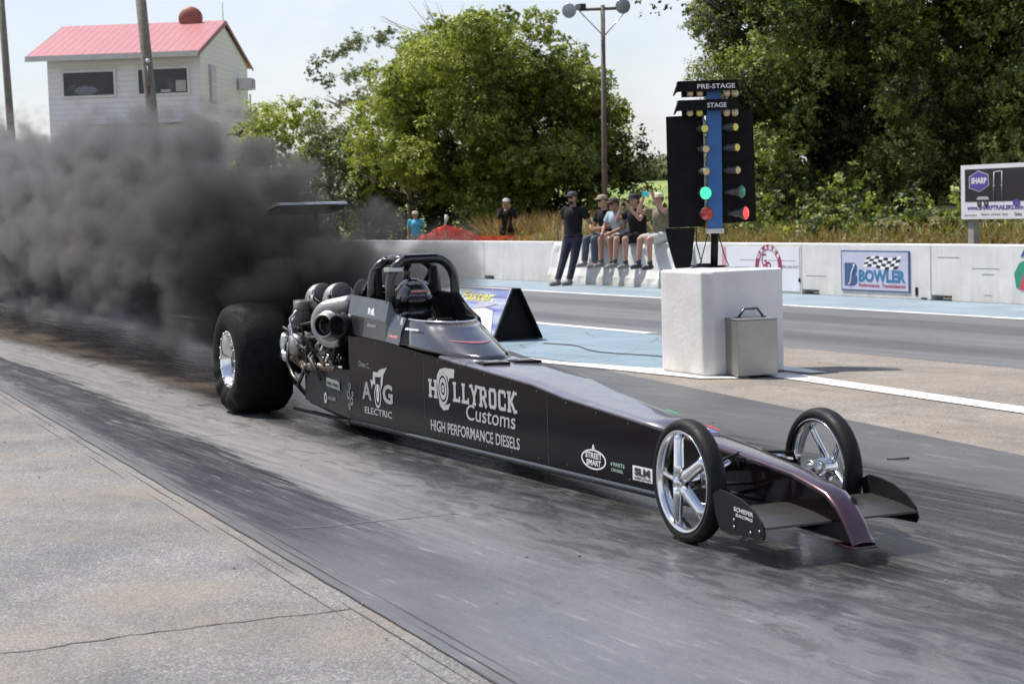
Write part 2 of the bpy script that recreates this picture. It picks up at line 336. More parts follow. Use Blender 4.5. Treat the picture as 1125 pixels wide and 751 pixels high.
# seam joint: a narrow tar line with raised ragged lip, and one long crack
tar = pm('tar_joint', (.045, .043, .042), .7, 0, .3, 20, .3, 80)
b = MB(); xs = np.arange(-14, 13, .07); z0 = .0055
def ribbon(fy, wid, zz):
    vs = []; n = len(xs)
    for x in xs:
        y = fy(x); w0 = wid(x); vs += [(x, y-w0, zz), (x, y+w0, zz)]
    return vs, [[2*i, 2*i+2, 2*i+3, 2*i+1] for i in range(n-1)]
ph = rng.normal(0, .010, len(xs)); ph = np.convolve(ph, np.ones(4)/4, 'same'); d = {round(float(x), 3): p for x, p in zip(xs, ph)}
vs, fs = ribbon(lambda x: -1.93-.075*max(-6, min(14, x))+d[round(float(x), 3)]*.35, lambda x: .0025+.004*abs(math.sin(x*5.3)*math.sin(x*1.7)), z0); b.add(vs, fs)
for off, ww in ((.055, .0016), (-.06, .002), (.10, .0012), (-.13, .0015)):
    vs, fs = ribbon(lambda x: -1.93+off-.075*max(-6, min(14, x))+d[round(float(x), 3)]*.2, lambda x: ww*(1+math.sin(x*3.1+off*40)), z0 if off > 0 else .0025); b.add(vs, fs)
o = b.build('seam_joint', tar); o['kind'] = 'structure'
b = MB(); pts = []; y = -2.5; x = 6.80
while y > -6.5: pts.append((x, y)); y -= .035; x += float(rng.normal(0, .009))-.0008
vs = []
for i, (x, y) in enumerate(pts): w0 = .003+.003*rng.random(); vs += [(x-w0, y, .0022), (x+w0, y, .0022)]
b.add(vs, [[2*i, 2*i+1, 2*i+3, 2*i+2] for i in range(len(pts)-1)])
pts = [(-3.0+i*.05, -2.35-.10*math.sin(i*.11)-.02*i*.0) for i in range(30)]
b2 = MB()
for (px_, y0, y1) in ((1.1, -1.8, -1.05), (5.0, -2.1, -1.2), (-1.9, -1.5, -.9)):
    yy = y0; xq = px_; q = []
    while yy < y1: q.append((xq, yy)); yy += .03; xq += float(rng.normal(0, .006))+.004
    vs = []
    for (x, y) in q: w0 = .005+.004*rng.random(); vs += [(x-w0, y, .0058), (x+w0, y, .0058)]
    b2.add(vs, [[2*i, 2*i+1, 2*i+3, 2*i+2] for i in range(len(q)-1)])
o = b.build('pavement_crack', tar); o['kind'] = 'structure'
o = b2.build('lane_scuff_marks', pm('pale_scuff', (.16, .157, .152), .7)); o['kind'] = 'structure'
# stones and rubber crumbs on the tarmac
b = MB()
for i in range(260):
    x = rng.uniform(-4, 11); y = rng.uniform(-6, 5.5); r = rng.uniform(.003, .008)
    b.ball((x, y, .004+r*.5), r, 5, 3, (1.3, 1, .6), False)
o = b.build('loose_gravel', pm('stone_chips', (.22, .2, .18), .8)); tag(o, 'scattered stone chips and rubber crumbs lying on the tarmac', 'gravel'); o['kind'] = 'stuff'
def wire(name, pts, r, m, label, cat='cable'):
    b = MB(); b.tube(pts, r, 6); return tag(b.build(name, m), label, cat)
wire('cable', [(-4.3+i*.22, 4.35+.10*math.sin(i*.7)-.01*i, .012) for i in range(18)], .006, rubber_hose, 'thin black cable lying across the blue painted pad')
wire('rubber_strip', [(4.98, 1.545, .010), (5.03, 1.60, .012), (5.03, 1.65, .010), (5.00, 1.69, .010)], .005, rubber_hose, 'short black scrap of rubber on the lane beyond the far front wheel', 'scrap')

# far grassy field and tree line behind
fm = NG('sunlit_field'); co = fm.n('ShaderNodeTexCoord').outputs['Object']
fm = fm.bsdf(fm.ramp(fm.noise(co, .06, 6), [(.3, (.13, .22, .04)), (.7, (.26, .30, .07))]), .95)
def hill_sheet(name, X0, X1, Ds, Hs, m, nx=60, amp=.0):
    b = MB(); vs = []
    for j, (D, h) in enumerate(zip(Ds, Hs)):
        for i in range(nx+1):
            X = X0+(X1-X0)*i/nx; hh = h*(1+amp*math.sin(i*.37+j)) if h > 0 else h
            p = cloc(X*D/Ds[0], D, hh); vs.append(p)
    fs = [[j*(nx+1)+i, j*(nx+1)+i+1, (j+1)*(nx+1)+i+1, (j+1)*(nx+1)+i] for j in range(len(Ds)-1) for i in range(nx)]
    b.add(vs, fs, True); o = b.build(name, m); o['kind'] = 'structure'; return o
hill_sheet('field', -60, 60, [90, 120, 200, 260], [-.05, 1.2, 3.9, 4.3], fm)
# ------------------------------------------------------------------ foliage
def leaf_mat(name, cols, trans=.35):
    g = NG(name); a = g.n('ShaderNodeAttribute', attribute_name='tint', attribute_type='GEOMETRY').outputs['Fac']
    c = g.ramp(a, [(i/(len(cols)-1), q) for i, q in enumerate(cols)])
    d = g.n('ShaderNodeBsdfPrincipled', {'Base Color': c, 'Roughness': .5, 'Specular IOR Level': .35}); t = g.n('ShaderNodeBsdfTranslucent', {'Color': g.mix(1., c, (1.3, 1.35, .7, 1), 'MULTIPLY')})
    m = g.n('ShaderNodeMixShader', {0: trans, 1: d.outputs[0], 2: t.outputs[0]}); g.t.links.new(m.outputs[0], g.out.inputs[0]); return g.m
def leaf_mesh(name, P, Nn, size, tint, m, parent=None, aspect=.55, fold=.25):
    """one leaf = two triangles folded along its midrib; P points, Nn facing normals"""
    n = len(P); t = rng.normal(size=(n, 3)); t -= (t*Nn).sum(1, keepdims=True)*Nn; t /= np.linalg.norm(t, axis=1, keepdims=True)+1e-9
    s = np.cross(Nn, t); L = size[:, None]
    A = P-t*L*.5; B = P+t*L*.5; C1 = P+s*L*aspect*.5+Nn*L*fold*.3; C2 = P-s*L*aspect*.5+Nn*L*fold*.3
    co = np.stack([A, C1, B, C2], 1).reshape(-1, 3).astype(np.float32)
    me = bpy.data.meshes.new(name); me.vertices.add(4*n); me.vertices.foreach_set('co', co.ravel())
    base = (np.arange(n)*4)[:, None]; idx = (base+np.array([0, 1, 2, 0, 2, 3])[None]).astype(np.int32).ravel()
    me.loops.add(6*n); me.loops.foreach_set('vertex_index', idx)
    me.polygons.add(2*n); me.polygons.foreach_set('loop_start', (np.arange(2*n)*3).astype(np.int32))
    try: me.polygons.foreach_set('loop_total', np.full(2*n, 3, np.int32))
    except Exception: pass
    at = me.attributes.new('tint', 'FLOAT', 'FACE'); me.update(calc_edges=True)
    me.attributes['tint'].data.foreach_set('value', np.repeat(np.clip(tint, 0, 1), 2).astype(np.float32))
    me.materials.append(m); o = bpy.data.objects.new(name, me); sc.collection.objects.link(o)
    if parent: o.parent = parent
    return o
def blobs_to_leaves(blobs, dens, size, droop=.25, shell=.55, tintvar=.22):
    """blobs: (x,y,z,rx,ry,rz,tint); leaves fill the outer part of each blob in small sprays"""
    Ps, Ns, Ss, Ts = [], [], [], []
    for (x, y, z, rx, ry, rz, tn) in blobs:
        n = int(dens*(rx*ry*rz)**(2/3)); ns = max(6, n//16)
        d = rng.normal(size=(ns, 3)); d /= np.linalg.norm(d, axis=1, keepdims=True)
        rad = (shell+(1-shell)*rng.random((ns, 1))**.7)*(1+.18*rng.normal(size=(ns, 1)))
        cen = d*rad
        k = rng.integers(0, ns, n); p = cen[k]+rng.normal(size=(n, 3))*.085
        nn = d[k]+rng.normal(size=(n, 3))*.55+np.array([0, 0, .45]); nn /= np.linalg.norm(nn, axis=1, keepdims=True)
        Ps.append(p*np.array([rx, ry, rz])+np.array([x, y, z])); Ns.append(nn)
        Ss.append(size*rng.uniform(.6, 1.35, n)); Ts.append(tn+rng.normal(0, tintvar, n)+(rng.normal(0, .12, ns))[k])
    return np.concatenate(Ps), np.concatenate(Ns), np.concatenate(Ss), np.concatenate(Ts)
bark = pm('rough_bark', (.11, .09, .07), .9, 0, .35, 7, .8, 25)
bark_grey = pm('grey_bark', (.20, .18, .16), .9, 0, .3, 7, .8, 25)
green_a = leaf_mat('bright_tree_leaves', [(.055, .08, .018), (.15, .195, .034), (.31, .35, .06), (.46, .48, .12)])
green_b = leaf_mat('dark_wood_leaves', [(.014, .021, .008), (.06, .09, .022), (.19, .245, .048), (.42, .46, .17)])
green_c = leaf_mat('grey_green_leaves', [(.08, .10, .05), (.15, .175, .085), (.23, .26, .13), (.32, .33, .2)])
dry_m = leaf_mat('dry_weed_blades', [(.15, .085, .035), (.26, .165, .07), (.30, .25, .10), (.18, .20, .06)], .3)
def limbs(b, base, h, n, spread, r, lean=(0, 0), zs=.35, twigs=2):
    top = Vector(base)+Vector((lean[0], lean[1], h)); B0 = Vector(base)
    pts = [B0.lerp(top, t)+Vector((.12*math.sin(t*5+base[0]), .10*math.cos(t*4), 0)) for t in (0, .2, .4, .6, .8, 1)]
    b.tube(pts, [r*(1-.72*t) for t in (0, .2, .4, .6, .8, 1)], 8)
    for i in range(n):
        t = zs+(1-zs)*random.random()*.9; p = B0.lerp(top, t); an = random.uniform(0, 6.28); L = spread*random.uniform(.6, 1)*(1.15-t*.5)
        q1 = p+Vector((math.cos(an)*L*.45, math.sin(an)*L*.45, L*.32)); q2 = q1+Vector((math.cos(an+.3)*L*.5, math.sin(an+.3)*L*.5, L*.30))
        b.tube([p, q1, q2], [r*.42*(1.1-t), r*.24*(1.1-t), r*.08], 6)
        for k in range(twigs):
            a2 = an+random.uniform(-1.2, 1.2); l2 = L*.45; b.tube([q1.lerp(q2, .2+.3*k), q1.lerp(q2, .2+.3*k)+Vector((math.cos(a2)*l2, math.sin(a2)*l2, l2*.4))], [r*.12, r*.03], 5)
def tree(name, label, D, blobs_px, dens, size, lm, bm_=None, trunk=None, group=None, depth=1.0, tv=.22, nl=10, shell=.55, droop=None, tback=0):
    """blobs in picture-plane metres at distance D: (X, Z, r, tint) spread in depth"""
    t = thing(name, label, 'tree', group=group); bl = []
    for (X, Z, r, tn) in blobs_px:
        dd = random.uniform(-1, 1)*depth; c = cloc(X*(D+dd)/D, D+dd, Z); bl.append((c.x, c.y, c.z, r, r, r*.85, tn))
    P, Nn, S, T = blobs_to_leaves(bl, dens, size, shell=shell, tintvar=tv)
    k = P[:, 2] > .02; leaf_mesh('crown', P[k], Nn[k], S[k], T[k], lm, t)
    b = MB()
    for (X, h, r, ln) in trunk:
        c = cloc(X*(D+tback)/D, D+tback, -.08); limbs(b, c, h, nl, h*.45, r, ln)
    b.build('trunk', bm_ or bark, t); return t
def mpx(px, D, y=230): return (px-562.5+.029*(375.5-y))/2000*D
def mz(px, y, D): return 1.5+(227.7-.029*(px-562.5)-y)/2000*D
# big sunlit tree standing alone behind the fence
D = 60; B_ = []
random.seed(11)
outline = [(545, 28, 24), (500, 32, 20), (590, 36, 22), (460, 55, 24), (628, 62, 22), (425, 92, 25), (655, 95, 22), (408, 130, 24), (674, 120, 18), (402, 165, 22), (668, 155, 24), (405, 200, 22), (668, 190, 22), (425, 228, 20), (650, 225, 18), (560, 60, 30), (610, 90, 28), (470, 90, 30), (440, 120, 30), (640, 150, 28), (480, 30, 12), (520, 18, 13), (560, 16, 12), (610, 44, 14), (645, 78, 13), (684, 128, 11), (688, 165, 10), (392, 150, 11), (397, 185, 12), (440, 74, 13)]
for (px, py, r) in outline: B_.append((mpx(px, D, py), mz(px, py, D), r*.03, .72 if px < 520 else .55))  # sunlit left side of the crown put into a brighter leaf tint
for i in range(115):
    a_ = random.uniform(0, 6.283); q = random.random()**.5; px = 540+q*118*math.cos(a_); py = 135+q*100*math.sin(a_)
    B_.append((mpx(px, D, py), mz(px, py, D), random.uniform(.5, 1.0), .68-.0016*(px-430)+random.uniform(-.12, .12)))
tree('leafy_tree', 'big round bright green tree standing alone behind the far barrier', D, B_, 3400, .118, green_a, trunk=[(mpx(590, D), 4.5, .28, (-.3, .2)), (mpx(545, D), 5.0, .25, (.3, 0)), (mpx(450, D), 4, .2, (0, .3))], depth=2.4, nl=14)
# dark understorey of that tree
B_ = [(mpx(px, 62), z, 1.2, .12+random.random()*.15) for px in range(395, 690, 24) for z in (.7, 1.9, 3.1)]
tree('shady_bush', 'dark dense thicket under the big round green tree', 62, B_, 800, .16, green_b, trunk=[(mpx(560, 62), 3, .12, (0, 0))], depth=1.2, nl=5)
# thin grey-green tree behind it with bare twigs
D = 80; random.seed(4)
B_ = [(mpx(px, D, py), mz(px, py, D), r*.04, random.uniform(.2, .8)) for px, py, r in ((350, 72, 11), (372, 60, 14), (395, 50, 15), (420, 48, 14), (445, 55, 13), (362, 92, 12), (385, 85, 15), (410, 80, 14), (440, 85, 14), (376, 112, 11), (400, 112, 13), (430, 110, 12), (342, 82, 7), (432, 38, 8), (465, 48, 9))]
t = tree('sparse_tree', 'thin grey green tree showing sky between its branches', D, B_+[(x+random.uniform(-.5, .5), z+random.uniform(-.4, .4), r*.8, tn) for x, z, r, tn in B_], 2600, .085, green_c, bark_grey, trunk=[(mpx(405, D), 6.2, .22, (0, 0)), (mpx(470, D), 9.2, .16, (.2, .6))], depth=1.4, nl=22, shell=.05)
b = MB()
for k in range(26):
    px = random.uniform(455, 520); q0 = cloc(mpx(495, D, 60), D, mz(495, 60, D)); q1 = cloc(mpx(px, D), D+random.uniform(-.5, .5), mz(px, random.uniform(2, 30), D)); b.tube([q0, q0.lerp(q1, .5)+Vector((random.uniform(-.2, .2), 0, .1)), q1], [.03, .018, .006], 5)
b.build('bare_twigs', bark_grey, t)
# bushes between tower and big tree
for j, (pxs, D, lab) in enumerate((((285, 300, 322, 340), 72, 'light green bushy tree beside the white tower'), ((350, 368, 388, 402), 66, 'olive green tree standing between the tower trees and the big round tree'))):
    B_ = [(mpx(px+random.uniform(-8, 8), D), mz(px, y+random.uniform(-6, 6), D), random.uniform(.6, 1.0), random.uniform(.25, .85)) for px in pxs for y in ((125, 145, 165, 185, 210, 235) if j == 0 else (150, 170, 195, 215, 240))]
    tree('bushy_tree', lab, D, B_, 900, .15, green_a if j == 0 else green_c, trunk=[(mpx(pxs[1], D), 3.6, .14, (0, 0)), (mpx(pxs[3], D), 3.4, .12, (0, 0))], depth=1.0)
# vine-covered wood on the far side, each tree its own
random.seed(21)
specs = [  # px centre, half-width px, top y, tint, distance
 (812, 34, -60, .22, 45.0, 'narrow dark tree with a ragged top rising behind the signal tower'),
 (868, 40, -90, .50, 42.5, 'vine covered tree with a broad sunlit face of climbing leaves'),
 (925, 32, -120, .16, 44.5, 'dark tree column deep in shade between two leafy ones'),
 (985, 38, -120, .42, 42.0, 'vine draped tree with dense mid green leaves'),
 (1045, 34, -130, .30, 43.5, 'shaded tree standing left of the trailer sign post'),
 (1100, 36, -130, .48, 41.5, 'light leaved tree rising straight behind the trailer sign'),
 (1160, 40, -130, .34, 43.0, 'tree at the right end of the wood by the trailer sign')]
for (pc, hw, ty, tn, D, lab) in specs:
    B_ = []
    for y in range(ty, 236, 17):
        for k in range(3):
            f_ = 1.0 if y > -10 else 1.1
            if y > 215: f_ = 1.25
            px = pc+random.uniform(-1, 1)*hw*f_; px = max(px, 788+max(0, (110-y))*.10-30*(y < 40)) if pc < 840 else px
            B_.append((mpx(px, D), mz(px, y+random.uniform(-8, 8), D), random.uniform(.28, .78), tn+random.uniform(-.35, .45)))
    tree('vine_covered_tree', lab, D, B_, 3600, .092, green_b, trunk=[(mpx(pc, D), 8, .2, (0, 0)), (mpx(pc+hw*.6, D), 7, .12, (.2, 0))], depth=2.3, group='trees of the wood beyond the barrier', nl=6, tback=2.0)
# dark trees further back close the gaps
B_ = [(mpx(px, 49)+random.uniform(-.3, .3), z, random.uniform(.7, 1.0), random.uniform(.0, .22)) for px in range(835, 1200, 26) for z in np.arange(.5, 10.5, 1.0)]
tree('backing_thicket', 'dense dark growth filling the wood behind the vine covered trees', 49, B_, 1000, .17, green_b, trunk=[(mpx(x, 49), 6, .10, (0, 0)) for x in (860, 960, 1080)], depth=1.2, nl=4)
# branch reaching out of the frame's top over the sky
B_ = []
for (px, py, r) in ((700, 4, 9), (716, 10, 8), (735, 2, 12), (752, 8, 9), (705, 16, 4), (722, 18, 4), (770, -6, 16), (790, 6, 16), (800, 30, 12), (806, 52, 9), (745, -20, 14), (780, 40, 5), (783, 62, 4), (776, 82, 5), (790, 98, 7)): B_.append((mpx(px, 40, py), mz(px, py, 40), r*.02, random.uniform(.1, .5)))
tree('overhanging_tree', 'tree whose leafy branch reaches over the open sky', 40.5, B_, 900, .085, green_b, trunk=[(mpx(880, 40.5), 9, .13, (-1.2, 0))], depth=.35, nl=7, shell=.25, tback=4)
# brush slope under the wood: green brambles + dry weeds
def weeds(name, label, n, fpos, hgt, m, tint, kind='stuff', width=.012):
    P = np.array([fpos() for _ in range(n)]); h = rng.uniform(hgt[0], hgt[1], n)
    lean = rng.normal(0, .28, (n, 2)); dirv = np.stack([lean[:, 0], lean[:, 1], np.ones(n)], 1); dirv /= np.linalg.norm(dirv, axis=1, keepdims=True)
    side = rng.normal(size=(n, 3)); side[:, 2] = 0; side /= np.linalg.norm(side, axis=1, keepdims=True); w0 = (width*rng.uniform(.6, 1.6, n))[:, None]
    hh = h[:, None]; A = P-side*w0; B2 = P+side*w0; mid = P+dirv*hh*.55; T = P+dirv*hh+np.stack([lean[:, 0], lean[:, 1], -.3*np.abs(lean[:, 0])], 1)*hh*.8
    co = np.stack([A, B2, mid+side*w0*.9, mid-side*w0*.9, T], 1).reshape(-1, 3)
    me = bpy.data.meshes.new(name); base = np.arange(n)*5
    fs = []
    for bb in base: fs += [(bb, bb+1, bb+2, bb+3), (bb+3, bb+2, bb+4)]
    me.from_pydata(co.tolist(), [], fs); at = me.attributes.new('tint', 'FLOAT', 'FACE')
    tt_ = np.repeat(np.clip(np.array([tint(p) for p in P])+rng.normal(0, .2, n), 0, 1), 2); at.data.foreach_set('value', tt_.astype(np.float32))
    me.materials.append(m); o = bpy.data.objects.new(name, me); sc.collection.objects.link(o); o['kind'] = kind
    return tag(o, label, 'weeds')
def pos_slope():
    y = rng.uniform(13.2, 17.5); x = rng.uniform(-27, -5); return (x, y, max(0, (y-14.2))*.17-.05)
def clump(x, y): return .5+.5*math.sin(x*2.1+1.3*math.sin(y*1.7))*math.cos(y*1.9+x*.6)
bank = MB(); vs = []; nx = 60; ny = 10
for j in range(ny+1):
    for i in range(nx+1):
        x = -32+30*i/nx; y = 12.7+9*j/ny; vs.append((x, y, max(-.05, (y-14.2)*.17-.05)+.05*math.sin(x*2.2)*math.sin(y*1.7)))
bank.add(vs, [[j*(nx+1)+i, j*(nx+1)+i+1, (j+1)*(nx+1)+i+1, (j+1)*(nx+1)+i] for j in range(ny) for i in range(nx)], True)
o = bank.build('terrain_bank', dirt_m); o['kind'] = 'structure'
weeds('dry_weeds', 'dry brown and yellow weeds along the foot of the wood', 30000, pos_slope, (.25, .75), dry_m, lambda p: .15+.6*clump(p[0], p[1])+(.25 if p[1] > 16 else 0), width=.016)
# leafy dry scrub
bl = []
for i in range(170):
    x = rng.uniform(-26, -6); y = rng.uniform(13.6, 17.8); k = clump(x*.7, y); bl.append((x, y, max(0, (y-14.2))*.17+.15+.15*k, .35, .35, .22+.25*k, .2+.5*k))
P, Nn, S, T = blobs_to_leaves(bl, 1500, .07, shell=.2); k = P[:, 2] > -.05
o = leaf_mesh('dry_scrub', P[k], Nn[k], S[k], T[k], dry_m); tag(o, 'rusty brown leafy scrub growing just behind the barrier', 'scrub'); o['kind'] = 'stuff'
bl = []
for i in range(120):
    x = rng.uniform(-25, -6); y = rng.uniform(16.6, 19.5); bl.append((x, y, (y-14.2)*.17+.2+rng.random()*.7, .5, .5, .45, rng.uniform(.1, .85)))
P, Nn, S, T = blobs_to_leaves(bl, 900, .10, shell=.3)
o = leaf_mesh('green_brambles', P, Nn, S, T, green_b); tag(o, 'bright green bramble bank below the vine covered trees', 'brambles'); o['kind'] = 'stuff'
def pos_back():
    p = cloc(rng.uniform(-6.5, 6.5), rng.uniform(52, 57), 0); return (p.x, p.y, -.05)
weeds('tall_dry_grass', 'tall brown dead grass below the big round tree', 9000, lambda: (lambda X, D: tuple(cloc(X, D, -.05)))(rng.uniform(-.6, 5.3), rng.uniform(50, 57)), (.5, 1.6), dry_m, lambda p: .25, width=.02)
weeds('roadside_grass', 'low green and brown grass in front of the far trees', 9000, lambda: (lambda X, D: tuple(cloc(X, D, -.05)))(rng.uniform(-12, 6), rng.uniform(46, 58)), (.15, .45), dry_m, lambda p: .75, width=.03)
# far tree line on the hill
bl = []
for i in range(90):
    p = cloc(rng.uniform(2, 32), rng.uniform(245, 262), 0); bl.append((p.x, p.y, 5.2+rng.random()*1.5, 2.6, 2.6, 1.6, rng.uniform(.1, .5)))
P, Nn, S, T = blobs_to_leaves(bl, 130, .7, shell=.4)
o = leaf_mesh('far_woods', P, Nn, S, T, green_c); tag(o, 'distant hazy line of woods on top of the green field', 'woods'); o['kind'] = 'stuff'
# ------------------------------------------------------------------ the dragster (local frame: x forward, y to the far side, origin under the rear axle)
YAW = TH-R(24.0)
car = thing('dragster', 'long black diesel dragster with silver lettering, launching with smoke behind', 'dragster', (0, 0, 0), -YAW)
WB = 6.461
def wx(x): return max(.052, .41-.052*x)
ZS = [(.85, .40), (1.30, .42), (1.80, .69), (2.5, .665), (3.48, .60), (4.45, .54), (4.81, .495), (5.38, .452), (5.85, .415), (6.42, .366), (6.83, .322), (7.08, .27), (7.16, .22), (7.22, .16), (7.26, .105), (7.28, .082)]
def zs(x): return float(np.interp(x, [p[0] for p in ZS], [p[1] for p in ZS]))
xs_body = [1.80, 2.0, 2.25, 2.5, 2.75, 3.0, 3.25, 3.48, 3.8, 4.1, 4.45, 4.81, 5.1, 5.38, 5.6, 5.85, 6.1, 6.42, 6.65, 6.83, 6.97, 7.08, 7.16, 7.22, 7.25, 7.27, 7.282]
def zbot(x): return .10 if x < 6.6 else .10-.02*(x-6.6)/.6
# side panels and deck are separate skins on one hull
for s, nm in ((-1, 'near'), (1, 'far')):
    b = MB(); vs = []
    for x in xs_body:
        w_ = wx(x); zt = zs(x)-.010; z0 = zbot(x)+.012
        vs += [(x, s*w_, z0), (x, s*w_, (z0+zt)/2), (x, s*w_, zt), (x, s*(w_-.02), zt), (x, s*(w_-.02), z0)]
    n = len(xs_body); fs = []
    for i in range(n-1):
        for k in range(5): fs.append([i*5+k, i*5+(k+1) % 5, i*5+5+(k+1) % 5, i*5+5+k])
    fs += [[0, 1, 2, 3, 4], [(n-1)*5+k for k in range(5)][::-1]]
    b.add(vs, fs); b.build('side_panel', side_wrap, car)
    # rocker rail with the bright edge under the panel
    b = MB(); b.tube([(x, s*(wx(x)-.006), zbot(x)-.005) for x in (1.75, 3, 4.5, 5.8, 6.6)], .014, 10); b.tube([(x, s*(wx(x)-.05), .075) for x in (.6, 1.75, 3, 4.5, 5.8, 6.6)], .016, 10)
    b.build('frame_rail', cowl_paint, car)
# deck with rolled edges
def deck(name, xa, m):
    b = MB(); vs = []; prof = [(1.0, -.012), (1.0, .0), (.965, .006), (.6, .010), (0, .013), (-.6, .010), (-.965, .006), (-1.0, .0), (-1.0, -.012)]
    for x in xa:
        w_ = wx(x)+.001
        for (q, dz) in prof: vs.append((x, -q*w_, zs(x)+dz))
    n = len(xa); k_ = len(prof); fs = [[i*k_+k, i*k_+k+1, i*k_+k_+k+1, i*k_+k_+k] for i in range(n-1) for k in range(k_-1)]
    b.add(vs, fs, True); o = b.build(name, m, car)
    so_ = o.modifiers.new('t', 'SOLIDIFY'); so_.thickness = .004; so_.offset = -1
    return o
deck('deck_panel', [x for x in xs_body if x >= 3.25 and x <= 5.85], deck_paint); deck('deck_seam', [3.62, 3.628], matt_black).location.z = .001
deck('nose_cone', [5.855]+[x for x in xs_body if x > 5.86], nose_paint)
b = MB(); b.prism([(xs_body[0], .11)]+[(7.24, .09), (7.24, .12)]+[(x, zs(x)-.02) for x in (7.0, 6.4, 5.4, 3.5, 1.85)], lambda a, c_, t: (a, t, c_), -.03, .03); b.build('bulkhead', matt_black, car)
b = MB(); b.add([(x, s*(wx(x)-.022), zbot(x)+.004) for x in xs_body for s in (-1, 1)], [[2*i, 2*i+1, 2*i+3, 2*i+2] for i in range(len(xs_body)-1)]); b.build('floor_pan', matt_black, car)
b = MB(); b.box((7.22, 0, .074), (.15, .12, .010)); b.build('nose_splitter', nose_paint, car, .006)
b = MB(); b.prism([(6.93, .25), (7.15, .255), (7.165, .08), (6.98, .09)], lambda a, c_, t: (a, t, c_), .054, .060); b.build('nose_side_plate', carbon, car)
# cockpit cowl: slate panels rising from the shoulder to the cockpit rim
for s in (-1, 1):
    rim = [(1.80, .945), (2.10, .935), (2.44, .920), (2.47, .845), (2.56, .832), (2.66, .820)]
    b = MB(); vs = []
    for x, z in rim:
        w0 = wx(x)+.002; w1 = w0-(.035 if x < 2.46 else .055); zb_ = zs(x)-.004
        vs += [(x, s*w0, zb_), (x, s*(w0*.6+w1*.4+.006), zb_*.5+z*.5), (x, s*w1, z), (x, s*(w1-.012), z-.004), (x, s*(w0-.02), zb_)]
    n = len(rim); fs = [[i*5+k, i*5+(k+1) % 5, i*5+5+(k+1) % 5, i*5+5+k] for i in range(n-1) for k in range(5)]+[[0, 1, 2, 3, 4], [(n-1)*5+k for k in range(5)][::-1]]
    b.add(vs, fs); b.build('cockpit_side', cowl_paint, car)
# scuttle: glossy curved fairing in front of the cockpit
b = MB(); vs = []; K = 25; NJ = 9
def rimp(a_): return (2.62+.42*math.sin(a_)**.9, -.208*math.cos(a_), .815-.012*math.sin(a_))
for j in range(NJ):
    t = j/(NJ-1)
    for k in range(K):
        a_ = math.pi*(k/(K-1)); x0, y0, z0 = rimp(a_)
        x1 = 2.66+.94*math.sin(a_)**.75; y1 = -math.cos(a_)*(wx(x1)+.003); z1 = zs(x1)+.006+.008*math.sin(a_)
        e = t**.80 if math.sin(a_) > .5 else t
        hump = .030*math.sin(math.pi*t)*math.sin(a_)
        vs.append((x0*(1-t)+x1*t, y0*(1-t)+y1*t, z0*(1-e)+z1*e+hump*.4))
fs = [[j*K+k, j*K+k+1, (j+1)*K+k+1, (j+1)*K+k] for j in range(NJ-1) for k in range(K-1)]
b.add(vs, fs, True); o = b.build('scuttle', black_gloss, car); so_ = o.modifiers.new('t', 'SOLIDIFY'); so_.thickness = .004
b = MB(); b.tube([rimp(math.pi*k/24) for k in range(25)], .007, 8); b.build('scuttle_trim', chrome, car)
def SC(t, a_):
    x0, y0, z0 = rimp(a_); x1 = 2.66+.94*math.sin(a_)**.75; y1 = -math.cos(a_)*(wx(x1)+.003); z1 = zs(x1)+.006+.008*math.sin(a_); e = t**.80 if math.sin(a_) > .5 else t
    return (x0*(1-t)+x1*t, y0*(1-t)+y1*t, z0*(1-e)+z1*e+.012*math.sin(math.pi*t)*math.sin(a_)+.003)
b = MB(); q = []; n = 12
for k in range(n): a_ = R(48)+k*R(6.5); q += [SC(.52, a_), SC(.52+.06*math.sin(math.pi*(k+.6)/n), a_)]
b.add(q, [[2*i, 2*i+2, 2*i+3, 2*i+1] for i in range(n-1)], True); b.build('red_accent', pm('red_gloss', (.30, .07, .09), .2, coat=1), car)
# small access ramps on the deck
def ramp(x, y):
    b = MB(); z = zs(x)+.012
    b.prism([(0, 0), (.13, -.002), (.13, .013), (.02, .004)], lambda a, c_, t: (x+a+t*.3, y+t, z-.06*a+c_), -.075, .075); o = b.build('deck_scoop', matt_black, car)
    b = MB(); b.box((x+.07, y, z+.008), (.06, .09, .008)); b.build('scoop_mesh', alu, o)
ramp(3.66, -.095); ramp(3.66, .105)
# corner decals on the deck
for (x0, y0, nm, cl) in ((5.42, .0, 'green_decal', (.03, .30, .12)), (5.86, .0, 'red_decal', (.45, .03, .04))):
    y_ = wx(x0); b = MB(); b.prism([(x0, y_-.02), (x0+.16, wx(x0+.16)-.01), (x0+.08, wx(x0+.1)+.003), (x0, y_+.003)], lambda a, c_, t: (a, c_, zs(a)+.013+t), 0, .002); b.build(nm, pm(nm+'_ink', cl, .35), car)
b = MB(); b.prism([(5.90, -.06), (6.05, -.055), (6.06, .05), (5.92, .06)], lambda a, c_, t: (a, c_, zs(a)+.016+t), 0, .002); b.build('flag_decal', pm('pale_red_white', (.55, .42, .45), .4), car)
b = MB(); b.prism([(5.96, .01), (6.05, -.0), (6.06, .05), (5.97, .055)], lambda a, c_, t: (a, c_, zs(a)+.019+t), 0, .002); b.build('flag_field', pm('flag_blue', (.10, .13, .3), .4), car)
